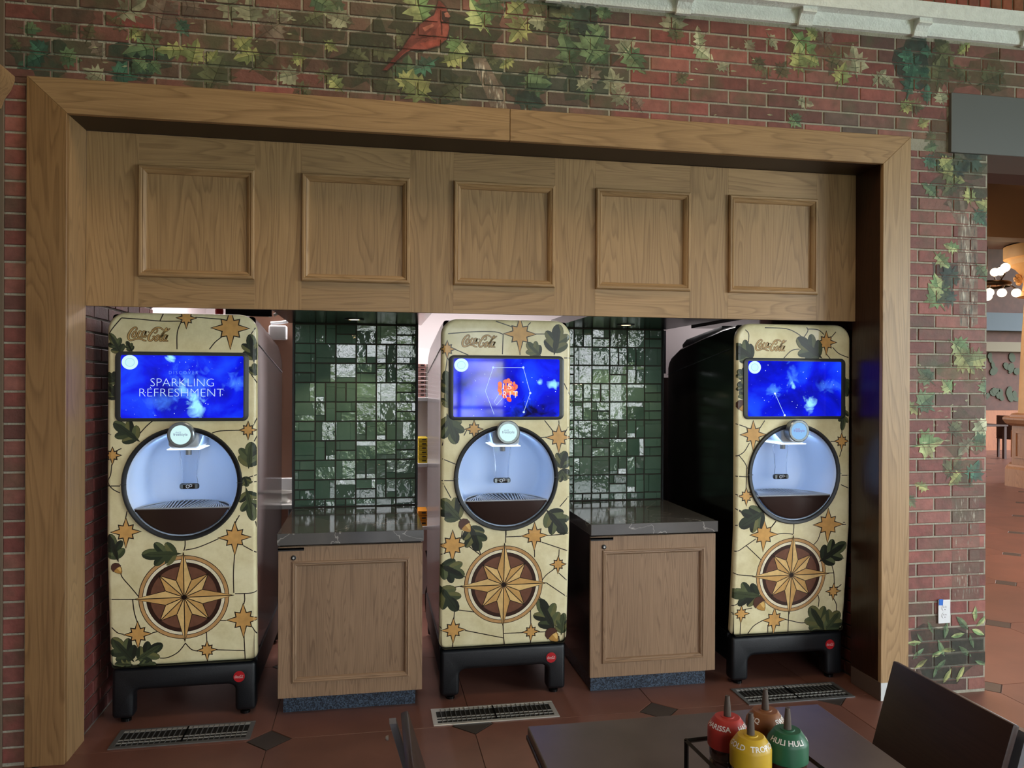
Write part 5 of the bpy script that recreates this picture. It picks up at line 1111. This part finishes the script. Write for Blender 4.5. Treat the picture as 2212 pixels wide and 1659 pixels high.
tag(MB().box(3.3, 3.4, 1.35, 14, 0, 5.7).build('wall_hall_left', hall_brown), kind='structure')
hw_m = plain('hall_brick', C(78, 48, 40), .7, noise=.25, nscale=6)
wh = tag(MB().box(8, 20, 13.4, 13.6, 0, 5.7).build('wall_hall_back', hw_m), kind='structure')
MB().box(8, 20, 13.3, 13.4, 0, 1.0).build('wainscot', wood('hall_oak', 'z', C(150, 92, 58), C(84, 44, 26)), wh)
MB().box(8, 20, 13.25, 13.4, 2.48, 2.72).build('stone_band', plain('hall_stone', C(120, 112, 96), .8), wh)
MB().box(8, 20, 13.2, 13.4, 3.0, 3.45).build('blue_grey_frieze', plain('blue_grey', C(66, 78, 90), .6), wh)
MB().box(8, 14.98, 13.35, 13.4, 1.0, 2.48).build('oak_post', bpy.data.materials['hall_oak'], wh)
for k in range(26):
    x, z = rnd.uniform(15.05, 16.2), rnd.choice((rnd.uniform(1.9, 2.4), rnd.uniform(1.25, 1.5)))
    MB().prism(ellipse(x, z, rnd.uniform(.06, .16), rnd.uniform(.05, .1), rnd.uniform(0, 3), 9), 13.375-.001*(k % 9), 13.4).build('painted_foliage', plain('hall_green', C(52, 62, 44), .7) if k == 0 else bpy.data.materials['hall_green'], wh)
# pillar on a panelled pedestal with carved capital
t = empty('ornate_column', (10.80, 7.10, 0)); tag(t, 'tall tan column with painted leaves on a panelled wooden pedestal, beyond the archway', 'column')
pm = wood('pedestal_wood', 'z', C(176, 132, 96), C(108, 74, 50)); tan = plain('tan_plaster_shaft', C(214, 168, 112), .6, noise=.1, nscale=4)
def octo(r, z): return [(r*math.cos(PI/8+PI/4*i), r*math.sin(PI/8+PI/4*i), z) for i in range(8)]
MB().rings([octo(.66, 0), octo(.66, .28), octo(.62, .32), octo(.60, .35)]).build('plinth', pm, t)
MB().rings([octo(.56, .35), octo(.56, .98)]).build('dado', pm, t)
MB().rings([octo(.58, .98), octo(.66, 1.02), octo(.70, 1.08), octo(.70, 1.11), octo(.60, 1.12), octo(.58, 1.16), octo(.5, 1.18)]).build('pedestal_cap', pm, t)
r_ = .56*math.cos(PI/8)
for i in range(8):
    a = PI/4*i
    for (x0_, x1_, z0_, z1_) in ((-.15, .15, .46, .49), (-.15, .15, .86, .89), (-.15, -.12, .49, .86), (.12, .15, .49, .86)):
        MB().box(r_-.005, r_+.015, x0_, x1_, z0_, z1_).build('panel_moulding', pm, t, rot=(0, 0, a))
MB().lathe([(.44, 1.18), (.43, 1.6), (.40, 2.4), (.36, 3.05), (.36, 3.08)], 32).build('shaft', tan, t, smooth=50)
MB().lathe([(.36, 3.06), (.46, 3.08), (.46, 3.14), (.40, 3.17), (.38, 3.3), (.42, 3.45), (.50, 3.55), (.58, 3.6), (.60, 3.68), (.66, 3.7), (.66, 3.9), (.5, 3.92)], 32).build('capital', tan, t, smooth=40)
for i in range(12):
    a = 2*PI*i/12; sp = [(.40+.05*math.cos(b)*(1-k/26)+.06, 3.36+.09*math.sin(b)*(1-k/26)) for k, b in enumerate([j*.45 for j in range(24)])]
    MB().tube([(r*math.cos(a), r*math.sin(a), z) for r, z in sp], .022, 6).build('scroll', tan, t, smooth=60)
gm = plain('painted_vine', C(120, 92, 58), .6)
for i in range(10):
    a = -2.9+i*.16; z = 1.25+.5*abs(math.sin(i*1.7))
    for k in range(3):
        rr_ = .432; q = MB(); el = ellipse(0, 0, .035, .07, .5*(-1)**k, 10); q.add([((rr_)*math.cos(a+x/rr_+.1*k), rr_*math.sin(a+x/rr_+.1*k), z+zz+k*.1) for x, zz in el], [tuple(range(10))]); q.build('painted_vine_leaf', gm, t)
MB().box(-3, 3, -.6, .6, 3.92, 4.5).build('entablature', hall_dark, t)
# chandelier of clear globes
t = empty('globe_chandelier', (10.0, 7.55, 3.3)); tag(t, 'chandelier of glowing glass globes hanging beyond the archway', 'chandelier')
br = plain('dark_bronze', C(70, 52, 40), .35, .8); bulb = plain('glowing_globe', C(255, 226, 180), .2, emit=(1, .78, .5, 1), es=5)
MB().tube([(0, 0, .2), (0, 0, 2.3)], .02, 8).build('stem', br, t)
MB().lathe([(.34, 0), (.36, .02), (.36, .06), (.34, .08), (.32, .04)], 28, (0, 0, -.05), caps=False).build('ring_band', br, t, smooth=50)
for i in range(13):
    a = 2*PI*i/13+.3; R_ = .42 if i % 2 else .24; z = (.22 if i % 3 == 0 else -.16)
    MB().tube([(.3*math.cos(a), .3*math.sin(a), 0), (R_*math.cos(a), R_*math.sin(a), z*.6)], .012, 6).build('arm', br, t)
    MB().lathe([(0, -.07)]+[(.07*math.sin(b), -.07*math.cos(b)) for b in [PI*k/8 for k in range(1, 8)]]+[(0, .07)], 16, (R_*math.cos(a), R_*math.sin(a), z)).build('globe', bulb, t, smooth=80)
# furniture far away in the hall
t = empty('side_table', (13.4, 11.6, 0)); tag(t, 'small dark table against the far hall wall', 'table')
MB().box(-.5, .5, -.35, .35, .72, .76).build('top', hall_dark, t, bevel=.006)
for x in (-.45, .45):
    for y in (-.3, .3): MB().box(x-.03, x+.03, y-.03, y+.03, 0, .72).build('leg', hall_dark, t)
t = empty('hall_chair', (14.3, 11.5, 0)); tag(t, 'dark chair beside the small table in the far hall', 'chair')
MB().box(-.25, .25, -.25, .25, .42, .47).build('seat', hall_dark, t, bevel=.01); MB().box(-.25, -.2, -.25, .25, .47, .95).build('backrest', hall_dark, t, bevel=.01)
for x in (-.22, .22):
    for y in (-.22, .22): MB().box(x-.02, x+.02, y-.02, y+.02, 0, .42).build('leg', hall_dark, t)
